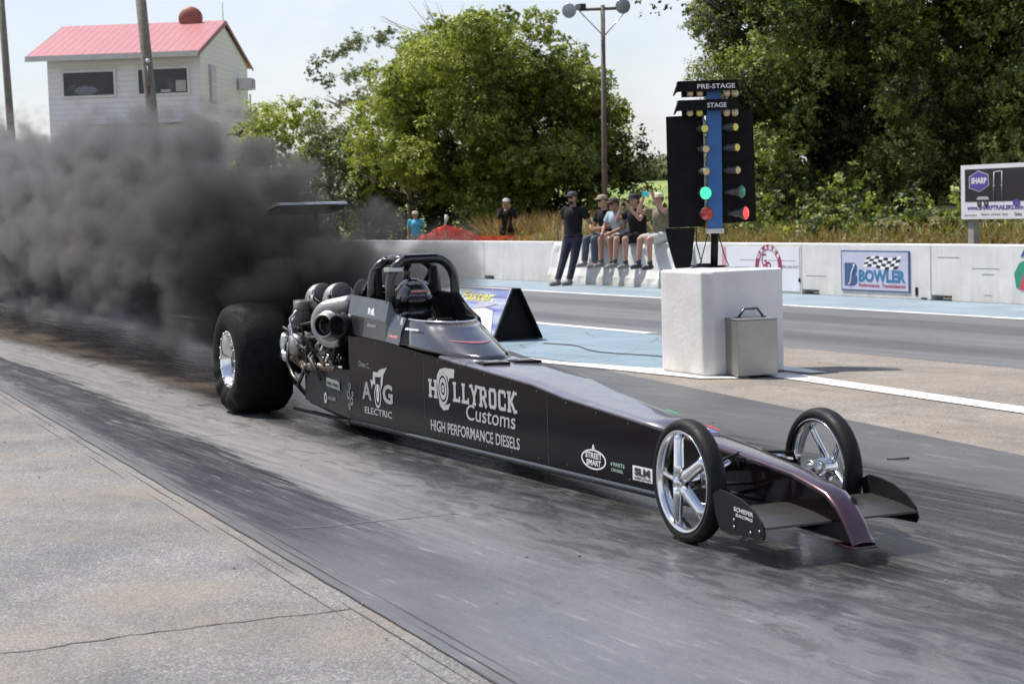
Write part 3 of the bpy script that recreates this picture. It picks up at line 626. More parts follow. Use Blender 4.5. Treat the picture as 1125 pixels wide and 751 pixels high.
# engine bay lower side panel (dark green-grey), engine and turbos
bay_paint = pm('dark_bay_panel', (.012, .014, .0135), .4, **{'Specular IOR Level': .25})
for s in (-1, 1):
    b = MB(); b.prism([(.92, .17), (1.25, .135), (1.80, .112), (1.795, .44), (1.32, .42), (1.10, .40), (.97, .33)], lambda a, c_, t: (a, s*(wx(a)-.004+t), c_), -.012, .0); b.build('bay_panel', bay_paint, car, .004)
eng = MB(); eng.box((1.05, 0, .36), (1.15, .36, .34)); eng = eng.build('engine_block', steel, car, .02)
for s in (-1, 1):
    b = MB(); b.box((1.05, s*.17, .60), (1.0, .17, .13), Matrix.Rotation(s*R(-28), 3, 'X')); b.build('cylinder_head', matt_black, eng, .015)
    b = MB()
    for i in range(5): b.tube([(.62+i*.2, s*.26, .57), (.64+i*.2, s*.33, .50), (.68+i*.2, s*.31, .40)], .024, 10)
    b.tube([(.5, s*.31, .44), (.9, s*.33, .40), (1.5, s*.31, .43)], .032, 12); b.build('exhaust_header', rust_steel, eng)
b = MB()
rnd = random.Random(3)
for i in range(60):
    b.lathe([(0.0001, 0), (.008, 0), (.008, .010), (.0001, .010)], (rnd.uniform(.6, 1.7), -.31-rnd.random()*.025, rnd.uniform(.42, .62)), (0, -1, 0), 6, False)
b.build('bolts', chrome, eng)
b = MB()
for i in range(18):
    p = Vector((rnd.uniform(.62, 1.65), -.31, rnd.uniform(.42, .66))); q = p+Vector((rnd.uniform(-.3, .3), rnd.uniform(-.06, .0), rnd.uniform(-.18, .18)))
    b.tube([p, p.lerp(q, .5)+Vector((0, -.05, .04)), q], .009+.006*rnd.random(), 8)
b.build('hoses', rubber_hose, eng)
b = MB()
for i in range(14): b.box((rnd.uniform(.7, 1.7), rnd.uniform(-.345, -.29), rnd.uniform(.42, .70)), (rnd.uniform(.03, .09), .04, rnd.uniform(.03, .08)), Matrix.Rotation(rnd.uniform(-.6, .6), 3, 'Y'))
b.build('brackets', matt_black, eng, .004)
b = MB(); b.box((1.48, -.30, .56), (.14, .07, .16), Matrix.Rotation(.5, 3, 'Y')); b.box((1.28, -.29, .50), (.18, .06, .09), Matrix.Rotation(-.4, 3, 'Y')); b.lathe([(.001, 0), (.055, 0), (.055, .03), (.03, .035), (.001, .035)], (1.12, -.31, .52), (0, -1, 0), 24); b.build('accessory_drive', matt_black, eng, .006)
for q0, q1 in (((1.22, -.35, .50), (1.42, -.36, .60)), ((1.62, -.345, .45), (1.74, -.345, .455)), ((1.35, -.35, .44), (1.5, -.36, .52))): b = MB(); b.tube([q0, q1], .010, 8); b.build('fuel_line', chrome, eng)
b = MB(); b.tube([(.58, -.36, .56), (.56, -.37, .42), (.66, -.36, .32), (.80, -.36, .28), (.98, -.36, .42)], .014, 10); b.build('lower_tube', steel, car)
def turbo(c, R0, nm='turbocharger', m=cast, face=-1, inlet=True):
    """compressor housing with a growing volute, bell mouth inlet and wheel"""
    cx, cy, cz = c
    T = MB(); n = 44; pts = []; rs = []
    for i in range(n):
        a_ = R(425)-i/(n-1)*R(330); g_ = i/(n-1); rv = R0*(.16+.20*g_); rad = R0*.86-rv*.15
        pts.append((cx+math.cos(a_)*rad, cy, cz+math.sin(a_)*rad)); rs.append(rv)
    ex = Vector(pts[-1]); dr = (Vector(pts[-1])-Vector(pts[-2])).normalized()
    for k in range(1, 5): pts.append(tuple(ex+dr*R0*.30*k)); rs.append(rs[n-1]*(1+.02*k))
    T.tube(pts, rs, 20)
    T.lathe([(R0*.95, .04), (R0*.85, -.02), (R0*.66, -.055), (R0*.56, -.085), (R0*.54, -.12), (R0*.49, -.125), (R0*.43, -.10), (R0*.36, -.05), (R0*.001, -.045)], (cx, cy, cz), (0, 1 if face < 0 else -1, 0), 48)
    o = T.build(nm, m, car)
    I = MB(); I.lathe([(R0*.40, -.118), (R0*.395, -.06), (R0*.001, -.052)], (cx, cy, cz), (0, 1, 0), 40); I.build('inlet_throat', matt_black, o)
    Wt = MB(); Wt.lathe([(.001, -.088), (R0*.05, -.085), (R0*.09, -.066), (R0*.12, -.050)], (cx, cy, cz), (0, 1, 0), 20)
    for k in range(9):
        a_ = k*2*math.pi/9; d1 = Vector((math.cos(a_), 0, math.sin(a_))); d2 = Vector((math.cos(a_+.45), 0, math.sin(a_+.45)))
        p0 = Vector((cx, cy-.080, cz)); Wt.add([p0+d1*R0*.06, p0+d1*R0*.36, Vector((cx, cy-.060, cz))+d2*R0*.36, Vector((cx, cy-.058, cz))+d2*R0*.08], [[0, 1, 2, 3]])
    Wt.build('compressor_wheel', steel, o)
    return o
TM = Matrix.Translation((1.56, -.345, .735)) @ Matrix.Rotation(R(38), 4, 'Z')
tb = turbo((0, 0, 0), .150); tb.matrix_local = TM
b = MB(); b.lathe([(.070, .0), (.078, -.01), (.080, -.075), (.070, -.085), (.060, -.075), (.058, .0), (.001, .01)], (.190, -.135, .005), (.1, 1, 0), 36); b.build('second_inlet', matt_black, tb)
b = MB(); b.tube([(.19, -.12, .0), (.19, .02, .0), (.12, .16, .02)], [.07, .07, .06], 18); b.build('inlet_elbow', rubber_hose, tb)
b = MB(); b.lathe([(.09, .24), (.13, .20), (.135, .12), (.10, .05), (.08, .02)], (0, 0, 0), (0, 1, 0), 36); b.build('turbine_housing', rust_steel, tb)
# two silver domed charge pipes on top, with black couplers
for (x, z) in ((.60, .86), (1.02, .875)):
    b = MB(); ax_ = Vector((.82, -.15, .42)).normalized(); c0 = Vector((x-.02, -.10, z))
    b.lathe([(.001, -.15), (.05, -.145), (.095, -.11), (.118, -.05), (.118, .02), (.110, .05), (.085, .075), (.078, .09)], c0, ax_, 36); cp_ = b.build('charge_cooler', cast, car)
    b = MB(); b.lathe([(.066, .085), (.068, .09), (.068, .15), (.060, .155), (.001, .15)], c0, ax_, 30); b.build('coupler', rubber_hose, cp_)
    b = MB(); b.lathe([(.069, .10), (.073, .102), (.073, .118), (.069, .12)], c0, ax_, 30); b.box(c0+ax_*.11+Vector((.0, -.09, -.02)), (.03, .02, .03)); b.build('hose_clamp', chrome, cp_)
b = MB(); b.tube([(.50, -.25, .58), (.58, -.26, .72), (.60, -.26, .86)], .058, 20)
for k in range(7): b.lathe([(.060, -.008), (.066, 0), (.060, .008)], (.52+.013*k, -.255, .62+.032*k), (.25, 0, 1), 20)
b.build('ribbed_hose', olive_hose, car)
b = MB(); b.tube([(.45, -.33, .60), (.38, -.34, .52), (.42, -.35, .45), (.52, -.34, .44)], .042, 16); b.build('elbow_pipe', alu, car)
b = MB(); b.lathe([(.001, 0), (.072, 0), (.088, .03), (.088, .10), (.06, .13), (.001, .13)], (.66, -.38, .545), (.2, 1, 0), 30); b.build('wastegate', cast, car)
b = MB(); b.tube([(.70, -.34, .76), (.64, -.37, .68), (.68, -.37, .60)], .012, 8); b.tube([(.78, -.35, .80), (.70, -.38, .74), (.74, -.38, .62), (.84, -.37, .56)], .010, 8); b.build('braided_line', alu, car)
b = MB(); b.tube([(.75, .05, .66), (.55, .05, .80), (.30, .08, .90)], .05, 18); b.build('exhaust_stack', rust_steel, car)
b = MB(); b.box((1.3, -.05, .74), (.5, .30, .07)); b.box((1.28, -.12, .82), (.22, .14, .05)); b.build('intake_manifold', cast, eng, .015)
# chassis tubes round the bay
b = MB()
for s in (-1, 1):
    for pts in ([(-.15, s*.26, .30), (.5, s*.30, .26), (1.0, s*.33, .16), (1.8, s*.31, .10)], [(-.1, s*.24, .60), (.6, s*.28, .66), (1.4, s*.27, .80), (1.82, s*.25, .86)], [(.35, s*.29, .28), (.75, s*.28, .69)], [(.9, s*.33, .18), (.75, s*.28, .69)], [(-.1, s*.24, .6), (-.1, s*.26, .3)], [(-.1, s*.15, .5), (-.4, s*.14+.08, 1.1), (-.62, s*.12+.15, 1.50)]): b.tube(pts, .017, 10)
b.build('chassis_tubes', matt_black, car)
b = MB(); b.lathe([(.001, -.62), (.055, -.62), (.055, -.2), (.15, -.12), (.15, .12), (.055, .2), (.055, .62), (.001, .62)], (0, 0, .42), (0, 1, 0), 28); b.build('rear_axle', steel, car)
# rear wing
b = MB(); ch = [(-.22, 0), (-.19, .020), (-.08, .034), (.08, .026), (.22, .004), (.10, .004), (-.08, .008)]
b.prism(ch, lambda a, c_, t: (-.62-a, t, 1.545+c_+.10*(-a)), -.08, .47, False); wing = b.build('rear_wing', alu, car)
b = MB(); b.prism([(-.20, -.001), (.20, -.001), (.18, -.03), (-.15, -.035)], lambda a, c_, t: (-.62-a, t, 1.54+c_+.10*(-a)), -.07, .46); b.build('wing_underside', matt_black, wing)
# ---- wheels
def wheel_front(y, s):
    r = .275; W = MB()
    prof = [(.222, -.030), (.236, -.041), (.252, -.043), (.266, -.034), (.2735, -.018), (.275, 0), (.2735, .018), (.266, .034), (.252, .043), (.236, .041), (.222, .030)]
    W.lathe(prof, (WB, y, r), (0, 1, 0), 72); t = W.build('front_wheel', tyre_m, car)
    Rm = MB(); Rm.lathe([(.222, -.034), (.228, -.040), (.224, -.043), (.214, -.036), (.206, -.024), (.204, .0), (.206, .024), (.214, .036), (.224, .043), (.228, .040), (.222, .034), (.214, .024), (.214, -.024)], (WB, y, r), (0, 1, 0), 72, closed=True); rim = Rm.build('rim', chrome, t)
    for k in range(5):
        a_ = R(104)+k*2*math.pi/5+(0.3 if s > 0 else 0); d = Vector((math.cos(a_), 0, math.sin(a_))); n_ = Vector((-math.sin(a_), 0, math.cos(a_))); c0 = Vector((WB, y, r)); b = MB(); rows = []
        for (q, w_, h) in ((.03, .022, -.050), (.07, .017, -.044), (.13, .012, -.034), (.18, .013, -.026), (.207, .020, -.020)):
            for (u_, v_) in ((-1, .018), (-.6, .0), (0, -.005), (.6, .0), (1, .018)): rows.append(c0+d*q+n_*w_*u_+Vector((0, s*-1*0+ (h+v_)*(1 if s < 0 else -1), 0)))
        fs = [[i*5+k2, i*5+k2+1, i*5+6+k2, i*5+5+k2] for i in range(4) for k2 in range(4)]
        b.add(rows, fs, True); o = b.build('spoke', chrome, t); so_ = o.modifiers.new('t', 'SOLIDIFY'); so_.thickness = .016; so_.offset = 1 if s < 0 else -1
    b = MB(); b.lathe([(.001, -.075), (.016, -.074), (.020, -.066), (.034, -.062), (.046, -.050), (.048, -.02), (.04, .03), (.03, .06), (.001, .06)], (WB, y, r), (0, -s, 0), 32)
    for k in range(5):
        a_ = R(64)+k*2*math.pi/5; b.lathe([(.001, -.064), (.006, -.064), (.006, -.05)], (WB+.032*math.cos(a_), y, r+.032*math.sin(a_)), (0, -s, 0), 8)
    b.build('hub', chrome, t)
    b = MB(); b.tube([(WB, y-s*.02, r), (WB, y-s*.13, r+.005)], [.022, .026], 16); b.lathe([(.001, 0), (.040, 0), (.040, .03), (.001, .03)], (WB, y-s*.07, r), (0, 1, 0), 20); b.box((WB, y-s*.12, r+.02), (.05, .03, .10)); b.build('spindle', alu, t, .004)
    return t
wheel_front(-.35, -1); wheel_front(.35, 1)
b = MB()
for s in (-1, 1):
    b.tube([(WB, s*.235, .29), (WB-.10, s*.06, .30)], .011, 8); b.tube([(WB, s*.235, .22), (WB-.12, s*.06, .16)], .011, 8); b.tube([(WB, s*.235, .23), (WB+.16, s*.05, .18)], .011, 8); b.tube([(WB+.06, s*.25, .26), (WB+.08, s*.05, .25)], .008, 8)
    b.tube([(WB-.02, s*.22, .30), (WB+.02, s*.18, .36), (WB-.05, s*.06, .37)], .008, 8)
b.build('suspension_arms', matt_black, car)
for s in (-1, 1): b = MB(); b.tube([(WB-.03, s*.215, .305), (WB-.035, s*.14, .325), (WB-.04, s*.09, .315)], [.022, .028, .018], 10); b.build('steering_joint', chrome, car)
def wheel_rear(y, s):
    r = .427; W = MB()
    prof = [(.20, -.185), (.24, -.212), (.30, -.226), (.350, -.219), (.390, -.196), (.412, -.155), (.422, -.085), (.425, 0), (.422, .085), (.412, .155), (.390, .196), (.350, .219), (.30, .226), (.24, .212), (.20, .185)]
    W.lathe(prof, (0, 0, 0), (0, 1, 0), 96)
    out_ = []
    for p in W.v:                                         # launch wrinkles in the lower sidewall
        p = Vector(p); ang = math.atan2(p.z, p.x); rad = math.hypot(p.x, p.z)
        low = max(0, -math.sin(ang+.25)); k = math.exp(-((rad-.31)/.07)**2)
        p.y += (.016*math.sin(ang*13)*k*low**1.0+.012*k*low)*(1 if p.y > 0 else -1)
        if p.z < -.397: p.z = -.397+(p.z+.397)*.55
        out_.append(p+Vector((0, y, r)))
    W.v = [tuple(p) for p in out_]
    t = W.build('rear_wheel', slick_m, car); t.location.z = -.0135
    o_ = -1 if s < 0 else 1
    Rm = MB(); Rm.lathe([(.205, .172), (.222, .190), (.218, .204), (.208, .206), (.200, .192), (.188, .176), (.176, .12), (.160, .03), (.14, -.02), (.05, -.03), (.001, -.03)], (0, y, r), (0, o_, 0), 72); rim = Rm.build('rim', chrome, t)
    b = MB()
    for k in range(16):
        a_ = k*2*math.pi/16; b.lathe([(.001, .212), (.007, .212), (.007, .20)], (.205*math.cos(a_), y, r+.205*math.sin(a_)), (0, o_, 0), 8)
    b.build('beadlock_bolts', alu, rim)
    for k in range(5):
        a_ = k*2*math.pi/5+.4; d = Vector((math.cos(a_), 0, math.sin(a_))); n_ = Vector((-math.sin(a_), 0, math.cos(a_))); c0 = Vector((0, y, r)); b = MB()
        b.prism([(.03, .028), (.10, .020), (.165, .030), (.165, -.030), (.10, -.020), (.03, -.028)], lambda a2, b2, t2: c0+d*a2+n_*b2+Vector((0, o_*(t2+.10*(a2/.17)), 0)), .02, .045); b.build('spoke', chrome, rim)
    b = MB(); b.lathe([(.001, .10), (.035, .10), (.05, .07), (.055, .0)], (0, y, r), (0, o_, 0), 28); b.build('hub', alu, rim)
    return t
wheel_rear(-.465, -1); wheel_rear(.465, 1)
# ---- front wing and end plates
wing_m = pm('satin_dark_wing', (.035, .034, .030), .35, 0, .2, 8, **{'Specular IOR Level': .35})
for s in (-1, 1):
    b = MB(); b.prism([(6.74, .192), (6.80, .200), (7.00, .188), (7.13, .168), (7.135, .160), (7.0, .170), (6.8, .184)], lambda a, c_, t: (a, s*t, c_), .055, .375); b.build('front_wing', wing_m, car)
    b = MB(); b.prism([(6.72, .255), (6.78, .282), (6.86, .278), (6.96, .262), (7.05, .230), (7.115, .185), (7.135, .14), (7.12, .115), (6.95, .11), (6.86, .10), (6.78, .11), (6.74, .17)], lambda a, c_, t: (a, s*t, c_), .376, .384); ep = b.build('end_plate', matt_black, car, .002)
    if s < 0:
        text('SCHIEFER', 'lettering', white_ink, ep, .15, .018, lambda u, v, t: (6.90+u, -.385-t, .208-u*.05+v))
        text('RACING', 'lettering', white_ink, ep, .13, .013, lambda u, v, t: (6.915+u, -.385-t, .186-u*.05+v))
    b = MB(); [b.lathe([(.001, 0), (.006, 0), (.006, .004), (.001, .004)], (x, s*.385, z), (0, s, 0), 8) for x, z in ((6.90, .14), (7.03, .135), (6.9, .17), (7.10, .15))]; b.build('rivets', alu, ep)
# ---- roll cage
cage_m = pm('cage_black', (.014, .014, .015), .22, 0, .1, 10, coat=.6)
def arch(x, w_, zb_, zt, lean=.0):
    P_ = [(-w_, zb_), (-w_, .98)]+[(-w_+(w_*.62)*(1-math.cos(R(a_))), zt-.17+.17*math.sin(R(a_))) for a_ in (10, 30, 50, 70, 90)]
    P_ += [(-y, z) for y, z in P_[::-1]]
    return [(x+lean*(z-.8), y, z) for y, z in P_]
b = MB(); b.tube(arch(2.40, .226, .80, 1.185), .031, 16); cg = b.build('roll_cage', cage_m, car)
b = MB(); b.tube(arch(2.07, .232, .84, 1.178), .031, 16); b.build('rear_hoop', cage_m, cg)
for s in (-1, 1):
    b = MB(); b.tube([(1.98, s*.13, 1.165), (2.2, s*.13, 1.188), (2.42, s*.12, 1.178)], .024, 12); b.build('top_bar', cage_m, cg)
    b = MB(); b.tube([(2.07, s*.20, 1.10), (1.80, s*.20, .95), (1.60, s*.20, .84)], .020, 12); b.build('rear_brace', cage_m, cg)
    b = MB(); b.box((2.09, s*.195, 1.03), (.07, .045, .20)); b.build('side_pad', matt_black, cg, .012)
b = MB(); b.tube([(2.06, .03, 1.16), (2.03, .03, 1.05), (1.99, .03, .86)], .026, 12); b.build('center_brace', cage_m, cg)
b = MB(); b.tube([(2.05, -.20, .985), (2.02, 0, .99), (2.05, .20, .985)], .020, 12); b.build('cross_bar', cage_m, cg)
b = MB(); b.prism([(1.98, 1.196), (2.44, 1.212), (2.44, 1.206), (1.98, 1.19)], lambda a, c_, t: (a, t, c_), -.13, .10); b.build('roof_plate', carbon, cg, .003)
b = MB(); b.box((2.40, -.20, 1.12), (.09, .10, .03)); b.build('mirror_bracket', alu, cg, .005)
for s in (-1, 1):     # rounded grey deflector plates behind the cage
    b = MB(); P_ = [(-.12, 0)]+[(-.12+.0, .0)]; P_ = [(-.13, .0), (.13, .0)]+[(.13*math.cos(R(a_)), .09+.085*math.sin(R(a_))) for a_ in range(0, 181, 15)]
    b.prism(P_, lambda a, c_, t: (1.76+t, s*.175+a*.58, .88+c_*.95), 0, .006); b.build('deflector_plate', pm('grey_plate', (.20, .20, .20), .4, .5), car)
b = MB(); b.box((1.86, 0, .86), (.05, .36, .20)); b.build('head_pad', matt_black, car, .02)
b = MB(); b.box((1.74, 0, .68), (.12, .40, .50), Matrix.Rotation(R(-12), 3, 'Y')); b.box((2.05, 0, .48), (.5, .40, .08)); b.build('seat', matt_black, car, .02)
b = MB(); b.box((2.40, 0, .60), (1.2, .44, .02)); b.build('cockpit_liner', matt_black, car)
b = MB(); b.prism([(2.66, -.19), (2.90, -.14), (3.0, -.04), (3.0, .04), (2.90, .14), (2.66, .19)], lambda a, c_, t: (a, c_, .74+t), 0, .03); b.build('dash_panel', matt_black, car, .01)
for s in (1,):        # high padded far side of the cockpit
    b = MB(); b.prism([(1.9, .70), (2.84, .70), (2.80, .81), (2.62, .87), (2.46, .955), (2.2, .96), (1.9, .95)], lambda a, c_, t: (a, s*t, c_), .205, .235); b.build('cockpit_padding', matt_black, car, .008)
b = MB(); b.tube([(2.72, -.10, .76), (2.72, -.06, .80), (2.72, .06, .80), (2.72, .10, .76)], .014, 10); b.tube([(2.72, 0, .79), (2.9, 0, .70)], .014, 8); b.build('steering_wheel', matt_black, car)
# ---- body lettering
def SD(x0, z0, sl=0.0, sk=0.0):
    def f(u, v, t):
        x = x0+u+v*sk; return (x, -(.41-.052*x)-.0015-t, z0+v+u*sl)
    return f
L_ = lambda s, x0, z0, w_, h_, m=silver_ink, bold=.02, sl=0., sk=0.: text(s, 'lettering', m, car, w_, h_, SD(x0, z0, sl, sk), bold=bold)
def slab(word, x0, z0, w_, h_, m):
    """athletic block capitals drawn as strokes with slab feet"""
    S = {'H': [('v', .2, 0, 1), ('v', .8, 0, 1), ('h', .2, .8, .5), ('f', .2, 0), ('f', .8, 0), ('f', .2, 1), ('f', .8, 1)],
         'L': [('v', .3, 0, 1), ('h', .3, .92, .09), ('f', .3, 1), ('f', .28, 0), ('s', .86, .0, .30)],
         'Y': [('d', .16, 1, .5, .45), ('d', .84, 1, .5, .45), ('v', .5, 0, .5), ('f', .5, 0), ('f', .17, 1), ('f', .83, 1)],
         'R': [('v', .24, 0, 1), ('h', .24, .72, .91), ('h', .24, .72, .47), ('v', .76, .5, .88), ('d', .5, .48, .84, 0), ('f', .22, 0), ('f', .2, 1)],
         'O': [('v', .2, .14, .86), ('v', .8, .14, .86), ('h', .25, .75, .91), ('h', .25, .75, .09), ('d', .2, .82, .34, .95), ('d', .8, .82, .66, .95), ('d', .2, .18, .34, .05), ('d', .8, .18, .66, .05)],
         'C': [('v', .2, .14, .86), ('h', .25, .8, .91), ('h', .25, .8, .09), ('s', .82, .66, .96), ('s', .82, .04, .36), ('d', .2, .82, .34, .95), ('d', .2, .18, .34, .05)],
         'K': [('v', .22, 0, 1), ('d', .3, .42, .80, 1), ('d', .40, .55, .84, 0), ('f', .22, 0), ('f', .22, 1), ('f', .84, 1), ('f', .85, 0)]}
    n = len(word); cw = w_/n; first = None; z_ = 0
    for i, ch in enumerate(word):
        lw = cw*.96; X = x0+i*cw; b = MB(); k_ = 0
        for st_ in S[ch]:
            t_ = .105
            if st_[0] == 'v': q = [(st_[1]-t_*1.15, st_[2]), (st_[1]+t_*1.15, st_[2]), (st_[1]+t_*1.15, st_[3]), (st_[1]-t_*1.15, st_[3])]
            elif st_[0] == 's': q = [(st_[1]-.08, st_[2]), (st_[1]+.08, st_[2]), (st_[1]+.08, st_[3]), (st_[1]-.08, st_[3])]
            elif st_[0] == 'h': q = [(st_[1], st_[3]-.085), (st_[2], st_[3]-.085), (st_[2], st_[3]+.085), (st_[1], st_[3]+.085)]
            elif st_[0] == 'f': z_ = 0 if st_[2] == 0 else .86; q = [(st_[1]-.20, z_), (st_[1]+.20, z_), (st_[1]+.20, z_+.14), (st_[1]-.20, z_+.14)]
            else:
                d = Vector((st_[3]-st_[1], st_[4]-st_[2])).normalized(); nn = Vector((-d.y, d.x))*.105; q = [(st_[1]-nn.x, st_[2]-nn.y), (st_[3]-nn.x, st_[4]-nn.y), (st_[3]+nn.x, st_[4]+nn.y), (st_[1]+nn.x, st_[2]+nn.y)]
            f_ = SD(0, 0); k_ += 1
            b.prism([(X+u*lw, z0+v*h_) for u, v in q], lambda u, v, t: f_(u, v, t), 0, .001+.00012*k_)
        b.build('lettering', m, car)
slab('H', 3.09, .360, .135, .112, silver_ink); slab('LLYROCK', 3.43, .360, .84, .118, silver_ink)
L_('Customs', 3.61, .268, .63, .092, bold=.0, sk=.12)
L_('HIGH PERFORMANCE DIESELS', 3.11, .158, 1.18, .066, bold=.008)
# turbo wheel emblem standing for the O
ringmesh(3.30, .425, .078, .098, .062, .080, 'emblem', silver_ink, car, SD(0, 0)); ringmesh(3.30, .425, .05, .066, .030, .040, 'emblem', silver_ink, car, SD(0, 0)); ringmesh(3.30, .425, .018, .024, .006, .008, 'emblem', silver_ink, car, SD(0, 0))
flat([(3.215, .44), (3.22, .50), (3.26, .54), (3.33, .553), (3.47, .553), (3.46, .50), (3.40, .497), (3.385, .47), (3.37, .50), (3.31, .527), (3.25, .50)], 'emblem', silver_ink, car, SD(0, 0))
flat([(3.235, .37), (3.25, .32), (3.30, .295), (3.37, .305), (3.40, .345), (3.36, .335), (3.31, .325), (3.27, .34)], 'emblem', silver_ink, car, SD(0, 0))
# lightning bulb shop emblem, side rear
L_('A', 2.02, .262, .16, .12, grey_ink, .03); L_('G', 2.37, .262, .16, .125, pm('mid_grey_vinyl', (.30, .31, .31), .5), .03)
L_('ELECTRIC', 2.06, .172, .45, .042, silver_ink, .0); L_('Dave C.', 1.98, .478, .18, .035, grey_ink, 0, -.05)
ringmesh(2.285, .30, .055, .078, .043, .064, 'emblem', silver_ink, car, SD(0, 0)); ringmesh(2.285, .31, .018, .05, .006, .03, 'emblem', white_ink, car, SD(0, 0))
bolt = [(2.19, .34), (2.17, .40), (2.21, .395), (2.22, .455), (2.29, .455), (2.33, .475), (2.45, .497), (2.39, .445), (2.37, .38), (2.34, .34), (2.34, .385), (2.35, .43), (2.29, .425), (2.25, .425), (2.25, .37), (2.21, .375)]
flat(bolt, 'emblem', silver_ink, car, SD(0, 0, 0, 0))
# small sponsor marks
ringmesh(5.115, .198, .128, .052, .116, .044, 'emblem', white_ink, car, SD(0, 0)); L_('STREET', 5.03, .203, .17, .030, white_ink, .02); L_('SMART', 5.04, .166, .15, .030, white_ink, .02); flat([(5.10, .252), (5.13, .252), (5.12, .275), (5.11, .275)], 'emblem', white_ink, car, SD(0, 0))
teal = pm('pale_green_ink', (.30, .42, .36), .5)
L_('4 PARTS', 5.285, .186, .14, .020, teal, .02); L_('DIESEL', 5.295, .160, .12, .015, teal, .01)
flat([(5.505, .142), (5.69, .142), (5.69, .214), (5.505, .214)], 'white_patch', white_ink, car, SD(0, 0)); L_('SLM', 5.525, .168, .145, .038, dark_ink, .05).location.y = -.003; L_('FABRICATION', 5.52, .150, .155, .010, dark_ink, 0).location.y = -.003
# bay panel marks
flat([(1.375, .300), (1.62, .285), (1.62, .345), (1.375, .36)], 'green_patch', pm('grey_green_label', (.20, .25, .23), .5), car, SD(0, 0))
L_('DIESEL WORLD', 1.39, .315, .21, .02, dark_ink, 0, -.05).location.y = -.003
b = ringmesh(1.345, .215, .028, .040, .012, .02, 'emblem', silver_ink, car, SD(0, 0)); L_('VALAIR', 1.395, .205, .14, .024, grey_ink, .01)
for (x, z, r_) in ((1.80, .33, .022), (1.78, .27, .028), (1.83, .23, .024), (1.79, .19, .018), (1.85, .28, .014)): ringmesh(x, z, r_, r_*1.2, r_*.55, r_*.66, 'emblem', grey_ink, car, SD(0, 0), n=14)
# cowl marks
def CW(x0, z0):
    def f(u, v, t):
        x = x0+u; z = z0+v; w0 = wx(x)+.002; zb_ = zs(x); top = .94 if x < 2.45 else .82; q = (z-zb_)/max(.05, top-zb_)
        return (x, -(w0-.036*q if x < 2.45 else w0-.056*q)-.006-t, z)
    return f
for (s, x0, z0, w_, h_, m) in (('M', 2.13, .80, .10, .07, white_ink), ('fleece', 2.14, .745, .14, .025, grey_ink), ('A', 2.52, .765, .045, .06, white_ink), ('B', 2.60, .775, .04, .045, silver_ink), ('simpson', 2.70, .745, .20, .022, white_ink)):
    text(s, 'lettering', m, car, w_, h_, CW(x0, z0), bold=.04)
flat([(2.11, .80), (2.17, .86), (2.22, .865), (2.25, .82), (2.21, .79)], 'emblem', silver_ink, car, CW(0, 0)); flat([(2.50, .75), (2.56, .75), (2.57, .80), (2.55, .83), (2.51, .83)], 'emblem', grey_ink, car, CW(0, 0))
flat([(2.48, .70), (2.62, .69), (2.62, .725), (2.48, .74)], 'flag_patch', pm('faded_flag_red', (.50, .16, .16), .5), car, CW(0, 0))
for xs_ in (1.97, 3.02, 4.62):
    b = MB(); b.prism([(xs_, zbot(xs_)+.02), (xs_+.004, zbot(xs_)+.02), (xs_+.004, zs(xs_)-.02), (xs_, zs(xs_)-.02)], lambda a, c_, t: (a, -wx(a)-.0006+t, c_), -.0006, .0006); b.build('panel_seam', steel, car)
# screws along the panel edge
b = MB()
for x in np.arange(1.95, 5.8, .32):
    for z in (zs(x)-.03, .135): b.lathe([(.001, 0), (.0065, 0), (.005, .002), (.001, .002)], (x, -wx(x)-.0005, z), (0, -1, 0), 8)
b.build('panel_screws', steel, car)
# ------------------------------------------------------------------ concrete barrier
CZ = math.pi/2-TH                              # turns local +x to the camera's right
WY = 12.2
def WP(u0=0., z0=0., off=.004):
    return lambda u, v, t: (u0+u, WY-off-t, z0+v)
def barrier_mesh(L):
    b = MB(); P_ = [(.43, 0), (L-.02, 0), (L, .02), (L, .78), (L-.02, .80), (.02, .80), (0, .78), (0, .075), (.43, .075)]
    b.prism(P_, lambda a, c_, t: (a+.006, t, c_), 0, .24); return b
SEC = 3.06
lab_plain = 'plain white concrete barrier section with nothing mounted on it'
labs = {-13.27: 'white barrier section carrying the round red ring emblem', -10.21: 'white barrier section carrying the blue lettered gearbox shop sign', -7.15: 'white barrier section with yellow brown stains at its foot and a green and red picture', -4.09: lab_plain}
b0 = None
def put_barrier(u, lab):
    global b0
    if b0 is None:
        b0 = barrier_mesh(SEC-.012).build('concrete_barrier', wall_m, bevel=.012); o = b0
    else: o = b0.copy(); sc.collection.objects.link(o)
    o.location = (u, WY, 0); return tag(o, lab, 'barrier', 'concrete barrier sections along the far edge of the strip')
for u in (-13.27, -10.21, -7.15, -4.09): put_barrier(u, labs[u])
u = -18.33-SEC
while u > -60: put_barrier(u, lab_plain); u -= SEC
